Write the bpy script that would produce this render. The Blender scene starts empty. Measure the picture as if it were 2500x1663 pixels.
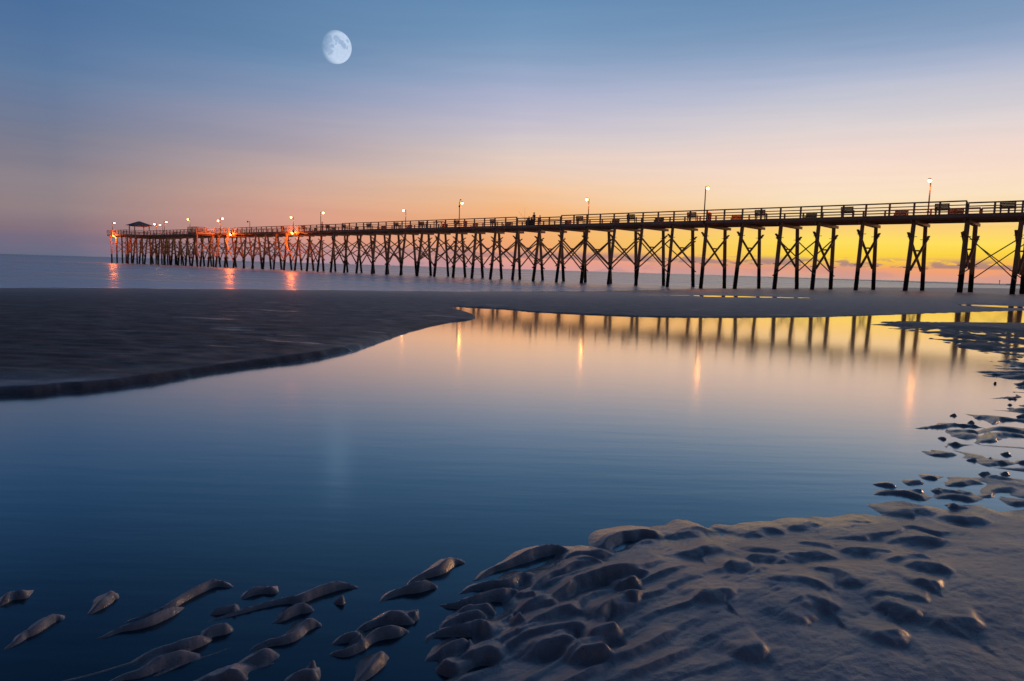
import bpy, bmesh, math, random
import numpy as np
from mathutils import Vector, Matrix

random.seed(7)
rng = np.random.default_rng(7)
SC = bpy.context.scene
COL = SC.collection
R = math.radians

# ------------------------------------------------------------------ camera
EYE = 0.9                                   # low tripod on the beach
FPX = 1667.0                                # focal length in photo pixels (24 mm)
PITCH = math.atan(174.6 / FPX)
ROLL = R(1.696)
cF = np.array([0, math.cos(PITCH), -math.sin(PITCH)])
cR0 = np.array([1.0, 0, 0])
cU0 = np.array([0, math.sin(PITCH), math.cos(PITCH)])
cR = math.cos(ROLL) * cR0 + math.sin(ROLL) * cU0
cU = -math.sin(ROLL) * cR0 + math.cos(ROLL) * cU0
cam_d = bpy.data.cameras.new('camera')
cam_d.lens = 24.0
cam_d.sensor_width = 36.0
cam_d.clip_start = 0.05
cam_d.clip_end = 90000
cam = bpy.data.objects.new('camera', cam_d)
COL.objects.link(cam)
m = Matrix.Identity(4)
for i in range(3):
    m[i][0], m[i][1], m[i][2] = cR[i], cU[i], -cF[i]
m[2][3] = EYE
cam.matrix_world = m
SC.camera = cam

# ------------------------------------------------------------------ world: dusk sky, glow low on the right
GLOW_AZ = R(34)
world = bpy.data.worlds.new('World')
SC.world = world
world.use_nodes = True
nt = world.node_tree
nt.nodes.clear()


def lin(c):
    return tuple(((v / 255) / 12.92 if v / 255 <= 0.04045 else ((v / 255 + 0.055) / 1.055) ** 2.4) for v in c)


class NT:
    """tiny node-graph helper"""
    def __init__(s, t):
        s.t = t

    def n(s, typ, **kw):
        x = s.t.nodes.new(typ)
        for k, v in kw.items():
            setattr(x, k, v)
        return x

    def l(s, a, b):
        s.t.links.new(a, b)

    def val(s, sock, v):
        if isinstance(v, bpy.types.NodeSocket):
            s.l(v, sock)
        else:
            sock.default_value = v

    def math(s, op, a, b=None, c=None, clamp=False):
        x = s.n('ShaderNodeMath', operation=op, use_clamp=clamp)
        s.val(x.inputs[0], a)
        if b is not None:
            s.val(x.inputs[1], b)
        if c is not None:
            s.val(x.inputs[2], c)
        return x.outputs[0]

    def mapr(s, v, a, b, c=0.0, d=1.0, smooth=False):
        x = s.n('ShaderNodeMapRange', interpolation_type='SMOOTHSTEP' if smooth else 'LINEAR')
        s.val(x.inputs[0], v)
        for i, q in enumerate((a, b, c, d)):
            s.val(x.inputs[i + 1], q)
        return x.outputs[0]

    def mix(s, f, a, b, typ='MIX'):
        x = s.n('ShaderNodeMix', data_type='RGBA', blend_type=typ)
        s.val(x.inputs[0], f)
        for q, i in ((a, 6), (b, 7)):
            if isinstance(q, tuple) and len(q) == 3:
                q = q + (1.0,)
            s.val(x.inputs[i], q)
        return x.outputs[2]

    def ramp(s, f, stops):
        x = s.n('ShaderNodeValToRGB')
        e = x.color_ramp.elements
        while len(e) > 1:
            e.remove(e[0])
        for i, (p, c) in enumerate(stops):
            q = e[0] if i == 0 else e.new(p)
            q.position = p
            q.color = tuple(c) + (1,)
        s.val(x.inputs[0], f)
        return x.outputs[0]

    def noise(s, vec, scale, detail=4, rough=0.5, dist=0.0):
        x = s.n('ShaderNodeTexNoise')
        if vec is not None:
            s.l(vec, x.inputs['Vector'])
        x.inputs['Scale'].default_value = scale
        x.inputs['Detail'].default_value = detail
        x.inputs['Roughness'].default_value = rough
        x.inputs['Distortion'].default_value = dist
        return x.outputs[0]

    def comb(s, x_, y_, z_):
        x = s.n('ShaderNodeCombineXYZ')
        for i, v in enumerate((x_, y_, z_)):
            s.val(x.inputs[i], v)
        return x.outputs[0]


g = NT(nt)
tc = g.n('ShaderNodeTexCoord')
sx = g.n('ShaderNodeSeparateXYZ')
g.l(tc.outputs['Generated'], sx.inputs[0])
dx, dy, dz = sx.outputs
hor = g.math('SQRT', g.math('ADD', g.math('MULTIPLY', dx, dx), g.math('MULTIPLY', dy, dy)))
el = g.math('ARCTAN2', dz, hor)                                   # elevation in radians
cosd = g.math('DIVIDE', g.math('ADD', g.math('MULTIPLY', dx, math.sin(GLOW_AZ)), g.math('MULTIPLY', dy, math.cos(GLOW_AZ))),
              g.math('MAXIMUM', hor, 1e-4))
delta = g.math('ARCCOSINE', g.math('MINIMUM', g.math('MAXIMUM', cosd, -1.0), 1.0))   # azimuth away from the glow
az = g.math('ARCTAN2', dx, dy)
# thin cirrus streaks nudge the elevation that is looked up
st = g.noise(g.comb(g.math('MULTIPLY', az, 2.2), g.math('MULTIPLY', el, 34.0), 3.1), 1.0, 5, 0.55)
el2 = g.math('MULTIPLY_ADD', g.math('SUBTRACT', st, 0.5), 0.028, el)
fac = g.math('SQRT', g.math('DIVIDE', g.math('MAXIMUM', el2, 0.0), R(90)))


def stops(lst, k=1.0):
    out = [(math.sqrt(max(e * k if e < 29 else e, 0) / 90.0), lin(c)) for e, c in lst]
    return sorted(out, key=lambda q: q[0])


ZEN = (33, 55, 91)
TOP = [(30, (70, 107, 152)), (45, (55, 88, 134)), (90, ZEN)]
S0 = stops([(0, (206, 164, 152)), (.55, (234, 160, 128)), (1.0, (243, 162, 112)), (1.5, (248, 188, 80)), (2.1, (254, 214, 70)),
            (2.9, (254, 222, 94)), (3.7, (253, 216, 108)), (4.6, (250, 206, 120)), (5.3, (251, 216, 158)), (6.6, (251, 226, 192)),
            (8.6, (249, 222, 200)), (10.6, (240, 216, 206)), (12.6, (222, 212, 212)), (14.6, (204, 202, 212)), (16.6, (176, 185, 208)),
            (18.4, (146, 166, 197)), (20.4, (124, 152, 186)), (23, (108, 142, 180))] + [(30, (78, 114, 157)), (45, (58, 92, 138)), (90, ZEN)], .87)
S27 = stops([(0, (212, 155, 158)), (.5, (224, 158, 150)), (1.2, (236, 160, 128)), (2.4, (242, 168, 112)), (3.8, (246, 178, 120)),
             (5.2, (244, 186, 135)), (6.9, (241, 200, 165)), (8.5, (231, 205, 190)), (10.5, (212, 200, 201)), (12.1, (193, 189, 206)),
             (14, (172, 178, 205)), (16.2, (142, 164, 196)), (18.6, (116, 151, 187)), (21, (104, 142, 182))] + TOP, .99)
S45 = stops([(0, (168, 142, 158)), (1.0, (190, 148, 150)), (2.2, (216, 152, 135)), (4.0, (216, 160, 140)), (5.6, (212, 169, 150)),
             (7.6, (195, 170, 165)), (9.2, (174, 161, 169)), (11.2, (160, 158, 178)), (13.4, (138, 152, 182)), (15.3, (116, 145, 180)),
             (17.5, (100, 135, 173)), (20.8, (93, 130, 170))] + [(30, (54, 88, 130)), (45, (40, 66, 104)), (90, ZEN)], .96)
S60 = stops([(0, (102, 108, 130)), (.5, (112, 108, 130)), (1.3, (120, 108, 128)), (2.4, (132, 114, 125)), (3.8, (146, 130, 134)),
             (5.8, (142, 132, 139)), (7.5, (130, 126, 141)), (9.9, (118, 124, 146)), (12.2, (107, 124, 156)), (14.1, (98, 125, 160)),
             (17.3, (83, 116, 159)), (20.3, (74, 111, 155)), (27, (48, 80, 120)), (34, (34, 58, 92)), (48, (28, 46, 74)), (90, ZEN)], .85)
S180 = stops([(0, (74, 68, 78)), (3.5, (112, 90, 96)), (9, (80, 71, 84)), (20, (32, 38, 58)), (45, (22, 34, 58)), (90, ZEN)])
c = g.ramp(fac, S0)
c = g.mix(g.mapr(delta, R(11), R(34)), c, g.ramp(fac, S27))
c = g.mix(g.mapr(delta, R(34), R(51.6)), c, g.ramp(fac, S45))
c = g.mix(g.mapr(delta, R(51.6), R(67.5)), c, g.ramp(fac, S60))
c = g.mix(g.mapr(delta, R(67.5), R(150)), c, g.ramp(fac, S180))
st2 = g.noise(g.comb(g.math('MULTIPLY', az, 3.5), g.math('MULTIPLY', el, 60.0), 7.7), 1.0, 6, 0.6, 0.4)
c = g.mix(1.0, c, g.mix(g.mapr(st2, 0.3, 0.7), (0.975, 0.975, 0.98), (1.025, 1.02, 1.015)), 'MULTIPLY')
# low cumulus line near the horizon
cn = g.noise(g.comb(g.math('MULTIPLY', az, 24.0), g.math('MULTIPLY', el, 95.0), 9.7), 1.0, 6, 0.6, 0.3)
bias = g.noise(g.comb(g.math('MULTIPLY', az, 6.0), 0.0, 2.2), 1.0, 2)
band = g.math('MULTIPLY', g.mapr(el, R(0.85), R(1.0), smooth=True), g.mapr(el, R(1.2), R(1.75), 1, 0, smooth=True))
th = g.math('MULTIPLY', g.mapr(g.math('ADD', g.math('MULTIPLY', cn, 0.75), g.math('MULTIPLY', bias, 0.45)), 0.53, 0.60, smooth=True), g.math('MULTIPLY', band, g.mapr(delta, R(15), R(50), 1.0, 0.35)))
c = g.mix(g.math('MULTIPLY', th, 0.8), c, g.mix(g.mapr(delta, 0, R(56)), lin((160, 122, 126)), lin((112, 108, 130))))
# hazy cloud bank sitting on the horizon
c2 = g.noise(g.comb(g.math('MULTIPLY', az, 9.0), g.math('MULTIPLY', el, 28.0), 5.2), 1.0, 5, 0.55)
hz = g.math('MULTIPLY', g.mapr(c2, 0.5, 0.58, smooth=True), g.mapr(el, R(0.7), R(1.5), 1, 0, smooth=True))
c = g.mix(g.math('MULTIPLY', hz, 0.35), c, g.mix(g.mapr(delta, 0, R(56)), lin((196, 150, 150)), lin((104, 108, 132))))
bg = g.n('ShaderNodeBackground')
bg.inputs[1].default_value = 1.0
g.l(c, bg.inputs[0])
wo = g.n('ShaderNodeOutputWorld')
g.l(bg.outputs[0], wo.inputs[0])
world.cycles.sampling_method = 'MANUAL'
world.cycles.sample_map_resolution = 1024

# the last low light of the sun, just out of the picture on the right
SUN_AZ, SUN_EL = R(54), R(5.0)
sun_d = bpy.data.lights.new('sun', 'SUN')
sun_d.energy = 0.7
sun_d.angle = R(7)
sun_d.color = (1.0, 0.52, 0.24)
sun = bpy.data.objects.new('sun', sun_d)
COL.objects.link(sun)
sun.rotation_euler = Vector((math.sin(SUN_AZ) * math.cos(SUN_EL), math.cos(SUN_AZ) * math.cos(SUN_EL), math.sin(SUN_EL))).to_track_quat('Z', 'Y').to_euler()
SC.view_settings.view_transform = 'Standard'
SC.view_settings.look = 'None'
SC.view_settings.exposure = 0
SC.view_settings.gamma = 1
SC.view_settings.use_curve_mapping = False
SC.cycles.use_denoising = True
SC.cycles.max_bounces = 6
SC.cycles.transparent_max_bounces = 8
SC.cycles.sample_clamp_indirect = 6


# ------------------------------------------------------------------ helpers
def ground(x, y, z=0.0):
    """photo pixel -> point on the level z, used to survey the place"""
    d = cF + cR * (x - 1250) / FPX - cU * (y - 831.5) / FPX
    t = (z - EYE) / d[2]
    return np.array([d[0] * t, d[1] * t])


def proj(P):
    P = np.array(P, float) - np.array([0, 0, EYE])
    z = P @ cF
    return 1250 + FPX * (P @ cR) / z, 831.5 - FPX * (P @ cU) / z


def tag(o, label=None, cat=None, group=None, kind=None):
    if label:
        o['label'] = label
    if cat:
        o['category'] = cat
    if group:
        o['group'] = group
    if kind:
        o['kind'] = kind
    return o


def link(name, mesh, parent=None, M=None, mat=None):
    o = bpy.data.objects.new(name, mesh)
    COL.objects.link(o)
    if mat is not None and mesh is not None and not mesh.materials:
        mesh.materials.append(mat)
    if parent is not None:
        o.parent = parent
    if M is not None:
        o.matrix_basis = M
    return o


def empty(name, loc, rz=0.0):
    o = bpy.data.objects.new(name, None)
    COL.objects.link(o)
    o.location = loc
    o.rotation_euler = (0, 0, rz)
    o.empty_display_size = 0.3
    return o


def copy_tree(o, parent=None):
    c_ = o.copy()
    COL.objects.link(c_)
    if parent is not None:
        c_.parent = parent
    for ch in list(o.children):
        copy_tree(ch, c_)
    return c_


class MB:
    """collects boxes and tubes into one mesh"""
    def __init__(s):
        s.v, s.f = [], []

    def box(s, lo, hi):
        b = len(s.v)
        for z in (lo[2], hi[2]):
            s.v += [(lo[0], lo[1], z), (hi[0], lo[1], z), (hi[0], hi[1], z), (lo[0], hi[1], z)]
        s.f += [tuple(b + i for i in q) for q in ((3, 2, 1, 0), (4, 5, 6, 7), (0, 1, 5, 4), (1, 2, 6, 5), (2, 3, 7, 6), (3, 0, 4, 7))]
        return s

    def beam(s, p0, p1, w, h, up=(0, 0, 1)):
        M = beam_matrix(p0, p1, w, h, up)
        b = len(s.v)
        for z in (-.5, .5):
            for x, y in ((-.5, -.5), (.5, -.5), (.5, .5), (-.5, .5)):
                s.v.append(tuple(M @ Vector((x, y, z))))
        s.f += [tuple(b + i for i in q) for q in ((3, 2, 1, 0), (4, 5, 6, 7), (0, 1, 5, 4), (1, 2, 6, 5), (2, 3, 7, 6), (3, 0, 4, 7))]
        return s

    def tube(s, p0, p1, r0, r1=None, n=10):
        r1 = r0 if r1 is None else r1
        p0, p1 = Vector(p0), Vector(p1)
        q = (p1 - p0).to_track_quat('Z', 'Y')
        b = len(s.v)
        for p, r_ in ((p0, r0), (p1, r1)):
            for i in range(n):
                a = 2 * math.pi * i / n
                s.v.append(tuple(p + q @ Vector((math.cos(a) * r_, math.sin(a) * r_, 0))))
        s.f += [(b + i, b + (i + 1) % n, b + n + (i + 1) % n, b + n + i) for i in range(n)]
        s.f += [tuple(b + i for i in reversed(range(n))), tuple(b + n + i for i in range(n))]
        return s

    def rings(s, pts, n=12):
        """lathe: list of (radius, z)"""
        b = len(s.v)
        for r_, z in pts:
            for i in range(n):
                a = 2 * math.pi * i / n
                s.v.append((math.cos(a) * r_, math.sin(a) * r_, z))
        for k in range(len(pts) - 1):
            for i in range(n):
                s.f.append((b + k * n + i, b + k * n + (i + 1) % n, b + (k + 1) * n + (i + 1) % n, b + (k + 1) * n + i))
        s.f += [tuple(b + i for i in reversed(range(n))), tuple(b + (len(pts) - 1) * n + i for i in range(n))]
        return s

    def mesh(s, name, mat=None, smooth=False):
        me = bpy.data.meshes.new(name)
        me.from_pydata(s.v, [], s.f)
        if smooth:
            me.polygons.foreach_set('use_smooth', [True] * len(s.f))
        if mat:
            me.materials.append(mat)
        return me


def beam_matrix(p0, p1, w, h, up=(0, 0, 1)):
    p0, p1 = Vector(p0), Vector(p1)
    ax = p1 - p0
    L = ax.length
    z = ax.normalized()
    up = Vector(up)
    x = up.cross(z)
    if x.length < 1e-3:
        x = Vector((1, 0, 0)).cross(z)
    x.normalize()
    y = z.cross(x)
    M = Matrix.Identity(4)
    mid = (p0 + p1) / 2
    for i in range(3):
        M[i][0], M[i][1], M[i][2], M[i][3] = x[i] * w, y[i] * h, z[i] * L, mid[i]
    return M


def bevel_box(b=0.08):
    bm = bmesh.new()
    bmesh.ops.create_cube(bm, size=1.0)
    me = bpy.data.meshes.new('timber')
    bm.to_mesh(me)
    bm.free()
    return me


# ---- numpy noise
def _hash(ix, iy, seed):
    n = (ix.astype(np.int64) * 374761393 + iy.astype(np.int64) * 668265263 + seed * 1274126177) & 0xffffffff
    n = ((n ^ (n >> 13)) * 1274126177) & 0xffffffff
    return ((n ^ (n >> 16)) & 0xffff) / 65535.0


def vnoise(x, y, seed=0):
    ix, iy = np.floor(x), np.floor(y)
    fx, fy = x - ix, y - iy
    fx, fy = fx * fx * fx * (fx * (fx * 6 - 15) + 10), fy * fy * fy * (fy * (fy * 6 - 15) + 10)
    a, b_ = _hash(ix, iy, seed), _hash(ix + 1, iy, seed)
    c_, d = _hash(ix, iy + 1, seed), _hash(ix + 1, iy + 1, seed)
    return (a * (1 - fx) + b_ * fx) * (1 - fy) + (c_ * (1 - fx) + d * fx) * fy - 0.5


def fbm(x, y, seed=0, o=4, gain=0.5):
    t, a = 0, 1.0
    for i in range(o):
        t = t + a * vnoise(x * 2 ** i + 17.3 * i, y * 2 ** i - 9.1 * i, seed + i)
        a *= gain
    return t


def seg_dist(X, Y, pts, closed=False):
    """distance to a polyline, signed side value and along parameter"""
    best = np.full(X.shape, 1e9)
    sgn = np.zeros(X.shape)
    bcr = np.zeros(X.shape)
    tt = np.zeros(X.shape)
    P = np.array(pts)
    if closed:
        P = np.vstack([P, P[:1]])
    L = np.r_[0, np.cumsum(np.hypot(*np.diff(P, axis=0).T))]
    for i in range(len(P) - 1):
        a, b_ = P[i], P[i + 1]
        d = b_ - a
        l2 = d @ d + 1e-12
        t = np.clip(((X - a[0]) * d[0] + (Y - a[1]) * d[1]) / l2, 0, 1)
        ex, ey = X - a[0] - t * d[0], Y - a[1] - t * d[1]
        e = np.hypot(ex, ey)
        cr = (d[0] * (Y - a[1]) - d[1] * (X - a[0])) / math.sqrt(l2)
        k = (e < best - 1e-9) | ((e < best + 1e-9) & (np.abs(cr) > np.abs(bcr)))
        best = np.where(k, e, best)
        bcr = np.where(k, cr, bcr)
        sgn = np.where(k, np.sign(cr), sgn)
        tt = np.where(k, (L[i] + t * (L[i + 1] - L[i])) / L[-1], tt)
    return best, sgn, tt


def inside(X, Y, pts):
    P = np.array(pts)
    r_ = np.zeros(X.shape, bool)
    j = len(P) - 1
    for i in range(len(P)):
        xi, yi, xj, yj = P[i][0], P[i][1], P[j][0], P[j][1]
        with np.errstate(divide='ignore', invalid='ignore'):
            k = ((yi > Y) != (yj > Y)) & (X < (xj - xi) * (Y - yi) / (yj - yi + 1e-15) + xi)
        r_ ^= k
        j = i
    return r_


def sdf(X, Y, pts):
    d, _, _ = seg_dist(X, Y, pts, True)
    return np.where(inside(X, Y, pts), d, -d)      # positive inside


def smooth_poly(P, it=2):
    P = np.array(P, float)
    for _ in range(it):
        Q = [P[0]]
        for i in range(len(P) - 1):
            Q += [0.75 * P[i] + 0.25 * P[i + 1], 0.25 * P[i] + 0.75 * P[i + 1]]
        Q.append(P[-1])
        P = np.array(Q)
    return P


def sstep(a, b_, x):
    t = np.clip((x - a) / (b_ - a), 0, 1)
    return t * t * (3 - 2 * t)


# ------------------------------------------------------------------ materials
def new_mat(name):
    mt = bpy.data.materials.new(name)
    mt.use_nodes = True
    mt.node_tree.nodes.clear()
    G = NT(mt.node_tree)
    out = G.n('ShaderNodeOutputMaterial')
    return mt, G, out


def principled(G, out, **kw):
    p = G.n('ShaderNodeBsdfPrincipled')
    for k, v in kw.items():
        s_ = p.inputs[k]
        if isinstance(v, tuple) and len(v) == 3:
            v = v + (1.0,)
        G.val(s_, v)
    G.l(p.outputs[0], out.inputs[0])
    return p


def sand_material():
    mt, G, out = new_mat('wet_sand')
    ge = G.n('ShaderNodeNewGeometry')
    pos = ge.outputs['Position']
    sp = G.n('ShaderNodeSeparateXYZ')
    G.l(pos, sp.inputs[0])
    z = sp.outputs[2]
    n1 = G.noise(pos, 2.2, 5, 0.6)
    n2 = G.noise(pos, 34.0, 4, 0.6)
    n3 = G.noise(pos, 230.0, 2, 0.6)
    base = G.ramp(G.math('ADD', G.math('MULTIPLY', n1, 0.6), G.math('MULTIPLY', n2, 0.4)),
                  [(0.35, (0.23, 0.215, 0.215)), (0.62, (0.36, 0.33, 0.325))])
    base = G.mix(G.mapr(n3, 0.58, 0.75), base, (0.30, 0.225, 0.18))
    base = G.mix(G.mapr(n3, 0.36, 0.25), base, (0.05, 0.042, 0.038))
    barm = G.mapr(sp.outputs[1], 3.9, 5.2, smooth=True)
    mp0 = G.n('ShaderNodeMapping')
    mp0.inputs['Scale'].default_value = (1.0, 3.5, 1)
    G.l(pos, mp0.inputs[0])
    base = G.mix(G.math('MULTIPLY', barm, G.mapr(sp.outputs[1], 7, 24, 1.0, 0.35)), base, G.ramp(G.noise(mp0.outputs[0], 1.6, 8, 0.68), [(0.36, (0.075, 0.052, 0.040)), (0.64, (0.155, 0.108, 0.082))]))
    spk = G.noise(mp0.outputs[0], 9.0, 3, 0.5)
    base = G.mix(G.math('MULTIPLY', barm, G.mapr(spk, 0.69, 0.73)), base, (0.02, 0.016, 0.013))
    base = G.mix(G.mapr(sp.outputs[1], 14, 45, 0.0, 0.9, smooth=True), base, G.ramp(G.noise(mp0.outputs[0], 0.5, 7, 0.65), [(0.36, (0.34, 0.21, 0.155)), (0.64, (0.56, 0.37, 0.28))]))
    # soaked sand just above the pool and down by the surf is darker and shinier
    wet1 = G.math('MULTIPLY', G.mapr(z, G.math('MULTIPLY_ADD', G.mapr(sp.outputs[1], 3.0, 4.2), 0.06, 0.022), 0.0, smooth=True), G.mapr(sp.outputs[1], 10.0, 7.0))
    wet2 = G.mapr(z, -0.64, -0.70, smooth=True)
    wet = G.math('MAXIMUM', wet1, wet2)
    base = G.mix(G.math('MULTIPLY', wet, G.mapr(sp.outputs[1], 3.0, 4.2, 0.35, 0.72)), base, (0.035, 0.03, 0.027))
    # thin films of water lying in streaks on the flat upper bar
    mp = G.n('ShaderNodeMapping')
    mp.inputs['Scale'].default_value = (0.55, 2.6, 1)
    G.l(pos, mp.inputs[0])
    film = G.math('MULTIPLY', G.mapr(G.noise(mp.outputs[0], 1.0, 6, 0.62, 0.4), 0.60, 0.68, smooth=True),
                  G.math('MULTIPLY', G.mapr(sp.outputs[1], 4.8, 6.5, smooth=True), G.mapr(sp.outputs[1], 26, 16, smooth=True)))
    ro = G.math('MULTIPLY_ADD', G.math('MULTIPLY', barm, G.mapr(sp.outputs[1], 12, 40, 0.26, 0.10)), 1.0, G.mapr(G.noise(pos, 3.5, 4, 0.6), 0.3, 0.7, 0.24, 0.44))
    ro = G.math('MULTIPLY_ADD', wet, -0.30, ro)
    ro = G.math('MAXIMUM', G.math('MULTIPLY_ADD', film, -0.24, ro), 0.12)
    b1 = G.n('ShaderNodeBump')
    b1.inputs['Strength'].default_value = 0.35
    b1.inputs['Distance'].default_value = 0.0022
    G.l(G.noise(pos, 260.0, 3, 0.65), b1.inputs['Height'])
    b2 = G.n('ShaderNodeBump')
    b2.inputs['Strength'].default_value = 0.32
    b2.inputs['Distance'].default_value = 0.012
    G.l(G.noise(pos, 28.0, 5, 0.6), b2.inputs['Height'])
    G.l(b1.outputs[0], b2.inputs['Normal'])
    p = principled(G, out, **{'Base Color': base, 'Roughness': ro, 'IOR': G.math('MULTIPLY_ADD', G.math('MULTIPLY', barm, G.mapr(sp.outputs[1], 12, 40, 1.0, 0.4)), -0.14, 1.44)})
    G.l(b2.outputs[0], p.inputs['Normal'])
    return mt


def water_material(name, rough, tint, ior=1.42, wave=0.0):
    """still water: a Fresnel mirror over whatever lies on the bottom"""
    mt, G, out = new_mat(name)
    ge = G.n('ShaderNodeNewGeometry')
    pos = ge.outputs['Position']
    frn = G.n('ShaderNodeFresnel')
    frn.inputs[0].default_value = ior
    fr = G.math('MINIMUM', G.math('MULTIPLY', frn.outputs[0], 1.75), 0.94)
    gl = G.n('ShaderNodeBsdfAnisotropic')
    gl.distribution = 'MULTI_GGX'
    spw = G.n('ShaderNodeSeparateXYZ')      # sheltered and glassy by the far bank, ruffled out in the middle
    G.l(pos, spw.inputs[0])
    G.l(G.mapr(spw.outputs[1], 3.0, 10.0, rough * 2.2, rough * 0.95, smooth=True), gl.inputs['Roughness'])
    G.l(G.mix(G.mapr(frn.outputs[0], 0.15, 0.42, smooth=True), (0.72, 1.06, 1.22), (1.06, 0.965, 0.90)), gl.inputs['Color'])
    tr = G.n('ShaderNodeBsdfTransparent')
    tr.inputs[0].default_value = tint + (1,)
    mx = G.n('ShaderNodeMixShader')
    G.l(fr, mx.inputs[0])
    body = G.n('ShaderNodeBsdfDiffuse')        # blue scatter of the water itself
    body.inputs[0].default_value = (0.03, 0.12, 0.19, 1)
    mb_ = G.n('ShaderNodeMixShader')
    mb_.inputs[0].default_value = 0.09
    G.l(tr.outputs[0], mb_.inputs[1])
    G.l(body.outputs[0], mb_.inputs[2])
    G.l(mb_.outputs[0], mx.inputs[1])
    G.l(gl.outputs[0], mx.inputs[2])
    if wave > 0:
        mp = G.n('ShaderNodeMapping')
        mp.inputs['Rotation'].default_value = (0, 0, R(-14))
        mp.inputs['Scale'].default_value = (0.8, 4.5, 1)
        G.l(pos, mp.inputs[0])
        bp = G.n('ShaderNodeBump')
        G.l(G.mapr(spw.outputs[1], 2.5, 6.0, wave * 3.2, wave * 0.7), bp.inputs['Strength'])
        bp.inputs['Distance'].default_value = 0.01
        G.l(G.noise(mp.outputs[0], 1.6, 3, 0.5), bp.inputs['Height'])
        G.l(bp.outputs[0], gl.inputs['Normal'])
    G.l(mx.outputs[0], out.inputs[0])
    return mt


def sea_material():
    mt, G, out = new_mat('sea_water')
    ge = G.n('ShaderNodeNewGeometry')
    pos = ge.outputs['Position']
    sp = G.n('ShaderNodeSeparateXYZ')
    G.l(pos, sp.inputs[0])
    # long-exposure swell: soft bands along the shore
    mp = G.n('ShaderNodeMapping')
    mp.inputs['Rotation'].default_value = (0, 0, R(8))
    mp.inputs['Scale'].default_value = (0.03, 0.19, 1)
    G.l(pos, mp.inputs[0])
    bands = G.noise(mp.outputs[0], 1.0, 5, 0.55, 0.3)
    far = G.mapr(sp.outputs[1], 30, 800, 1.0, 0.0)
    foam = G.math('MULTIPLY', G.mapr(bands, 0.38, 0.62, 0.0, 1.0, smooth=True), G.math('MULTIPLY_ADD', far, 0.78, 0.15))
    col = G.mix(foam, (0.20, 0.40, 0.50), (0.84, 0.95, 1.0))
    ro = G.mapr(bands, 0.35, 0.65, 0.25, 0.36)
    bp = G.n('ShaderNodeBump')
    bp.inputs['Strength'].default_value = 0.12
    bp.inputs['Distance'].default_value = 0.1
    G.l(bands, bp.inputs['Height'])
    p = principled(G, out, **{'Base Color': col, 'Roughness': ro, 'IOR': 1.6, 'Specular Tint': (0.76, 0.98, 1.0)})
    G.l(bp.outputs[0], p.inputs['Normal'])
    return mt


def wood_material(name, c0, c1, tide=False, rough=0.8):
    mt, G, out = new_mat(name)
    ge = G.n('ShaderNodeNewGeometry')
    oi = G.n('ShaderNodeObjectInfo')
    pos = ge.outputs['Position']
    n = G.noise(pos, 3.0, 6, 0.65, 0.6)
    fine = G.noise(pos, 22.0, 4, 0.6)
    f = G.math('ADD', G.math('MULTIPLY', n, 0.6), G.math('MULTIPLY', fine, 0.4))
    f = G.math('MULTIPLY_ADD', G.math('SUBTRACT', oi.outputs['Random'], 0.5), 0.25, f)
    col = G.ramp(f, [(0.3, c0), (0.7, c1)])
    if tide:      # marine growth and tar-dark wet wood below the high-tide line
        sp = G.n('ShaderNodeSeparateXYZ')
        G.l(pos, sp.inputs[0])
        zz = G.math('MULTIPLY_ADD', G.math('SUBTRACT', n, 0.5), 0.9, sp.outputs[2])
        col = G.mix(G.mapr(zz, 2.0, 1.55), col, (0.016, 0.013, 0.011))
    bp = G.n('ShaderNodeBump')
    bp.inputs['Strength'].default_value = 0.5
    bp.inputs['Distance'].default_value = 0.02
    G.l(fine, bp.inputs['Height'])
    p = principled(G, out, **{'Base Color': col, 'Roughness': rough})
    G.l(bp.outputs[0], p.inputs['Normal'])
    return mt


def plain_material(name, col, rough=0.6, metal=0.0, var=0.25):
    mt, G, out = new_mat(name)
    ge = G.n('ShaderNodeNewGeometry')
    n = G.noise(ge.outputs['Position'], 14.0, 4, 0.6)
    cc = G.mix(G.mapr(n, 0.3, 0.7), tuple(v * (1 - var) for v in col), tuple(v * (1 + var) for v in col))
    principled(G, out, **{'Base Color': cc, 'Roughness': rough, 'Metallic': metal})
    return mt


def glow_material(name, col, strength):
    mt, G, out = new_mat(name)
    e = G.n('ShaderNodeEmission')
    e.inputs[0].default_value = col + (1,)
    e.inputs[1].default_value = strength
    G.l(e.outputs[0], out.inputs[0])
    return mt


M_SAND = sand_material()
M_POOL = water_material('pool_water', 0.075, (0.07, 0.10, 0.115), 1.36, 0.05)
M_SEA = sea_material()
M_PILE = wood_material('creosoted_pile', (0.42, 0.22, 0.10), (0.66, 0.40, 0.20), True)
M_TIMBER = wood_material('pier_timber', (0.36, 0.20, 0.11), (0.56, 0.34, 0.19))
M_RAIL = wood_material('grey_rail_timber', (0.36, 0.23, 0.145), (0.58, 0.39, 0.26))
M_BENCH = wood_material('bench_timber', (0.20, 0.12, 0.075), (0.36, 0.22, 0.14))
M_SHINGLE = wood_material('roof_shingle', (0.12, 0.13, 0.15), (0.22, 0.23, 0.25))
M_METAL = plain_material('dull_metal', (0.07, 0.065, 0.06), 0.5, 0.5)
M_BOLT = plain_material('bolt_metal', (0.10, 0.06, 0.04), 0.7, 0.3)
M_LAMP = glow_material('sodium_lamp', (1.0, 0.38, 0.075), 48.0)
M_FLOOD = glow_material('sodium_flood', (1.0, 0.42, 0.10), 40.0)
M_DARKLENS = plain_material('unlit_lens', (0.25, 0.22, 0.2), 0.2)
M_BIN = plain_material('dark_red_plastic', (0.20, 0.05, 0.03), 0.6)
M_SKIN = plain_material('skin', (0.36, 0.21, 0.15), 0.6, 0, 0.1)
M_HAIR = plain_material('hair', (0.03, 0.02, 0.015), 0.7)
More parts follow.
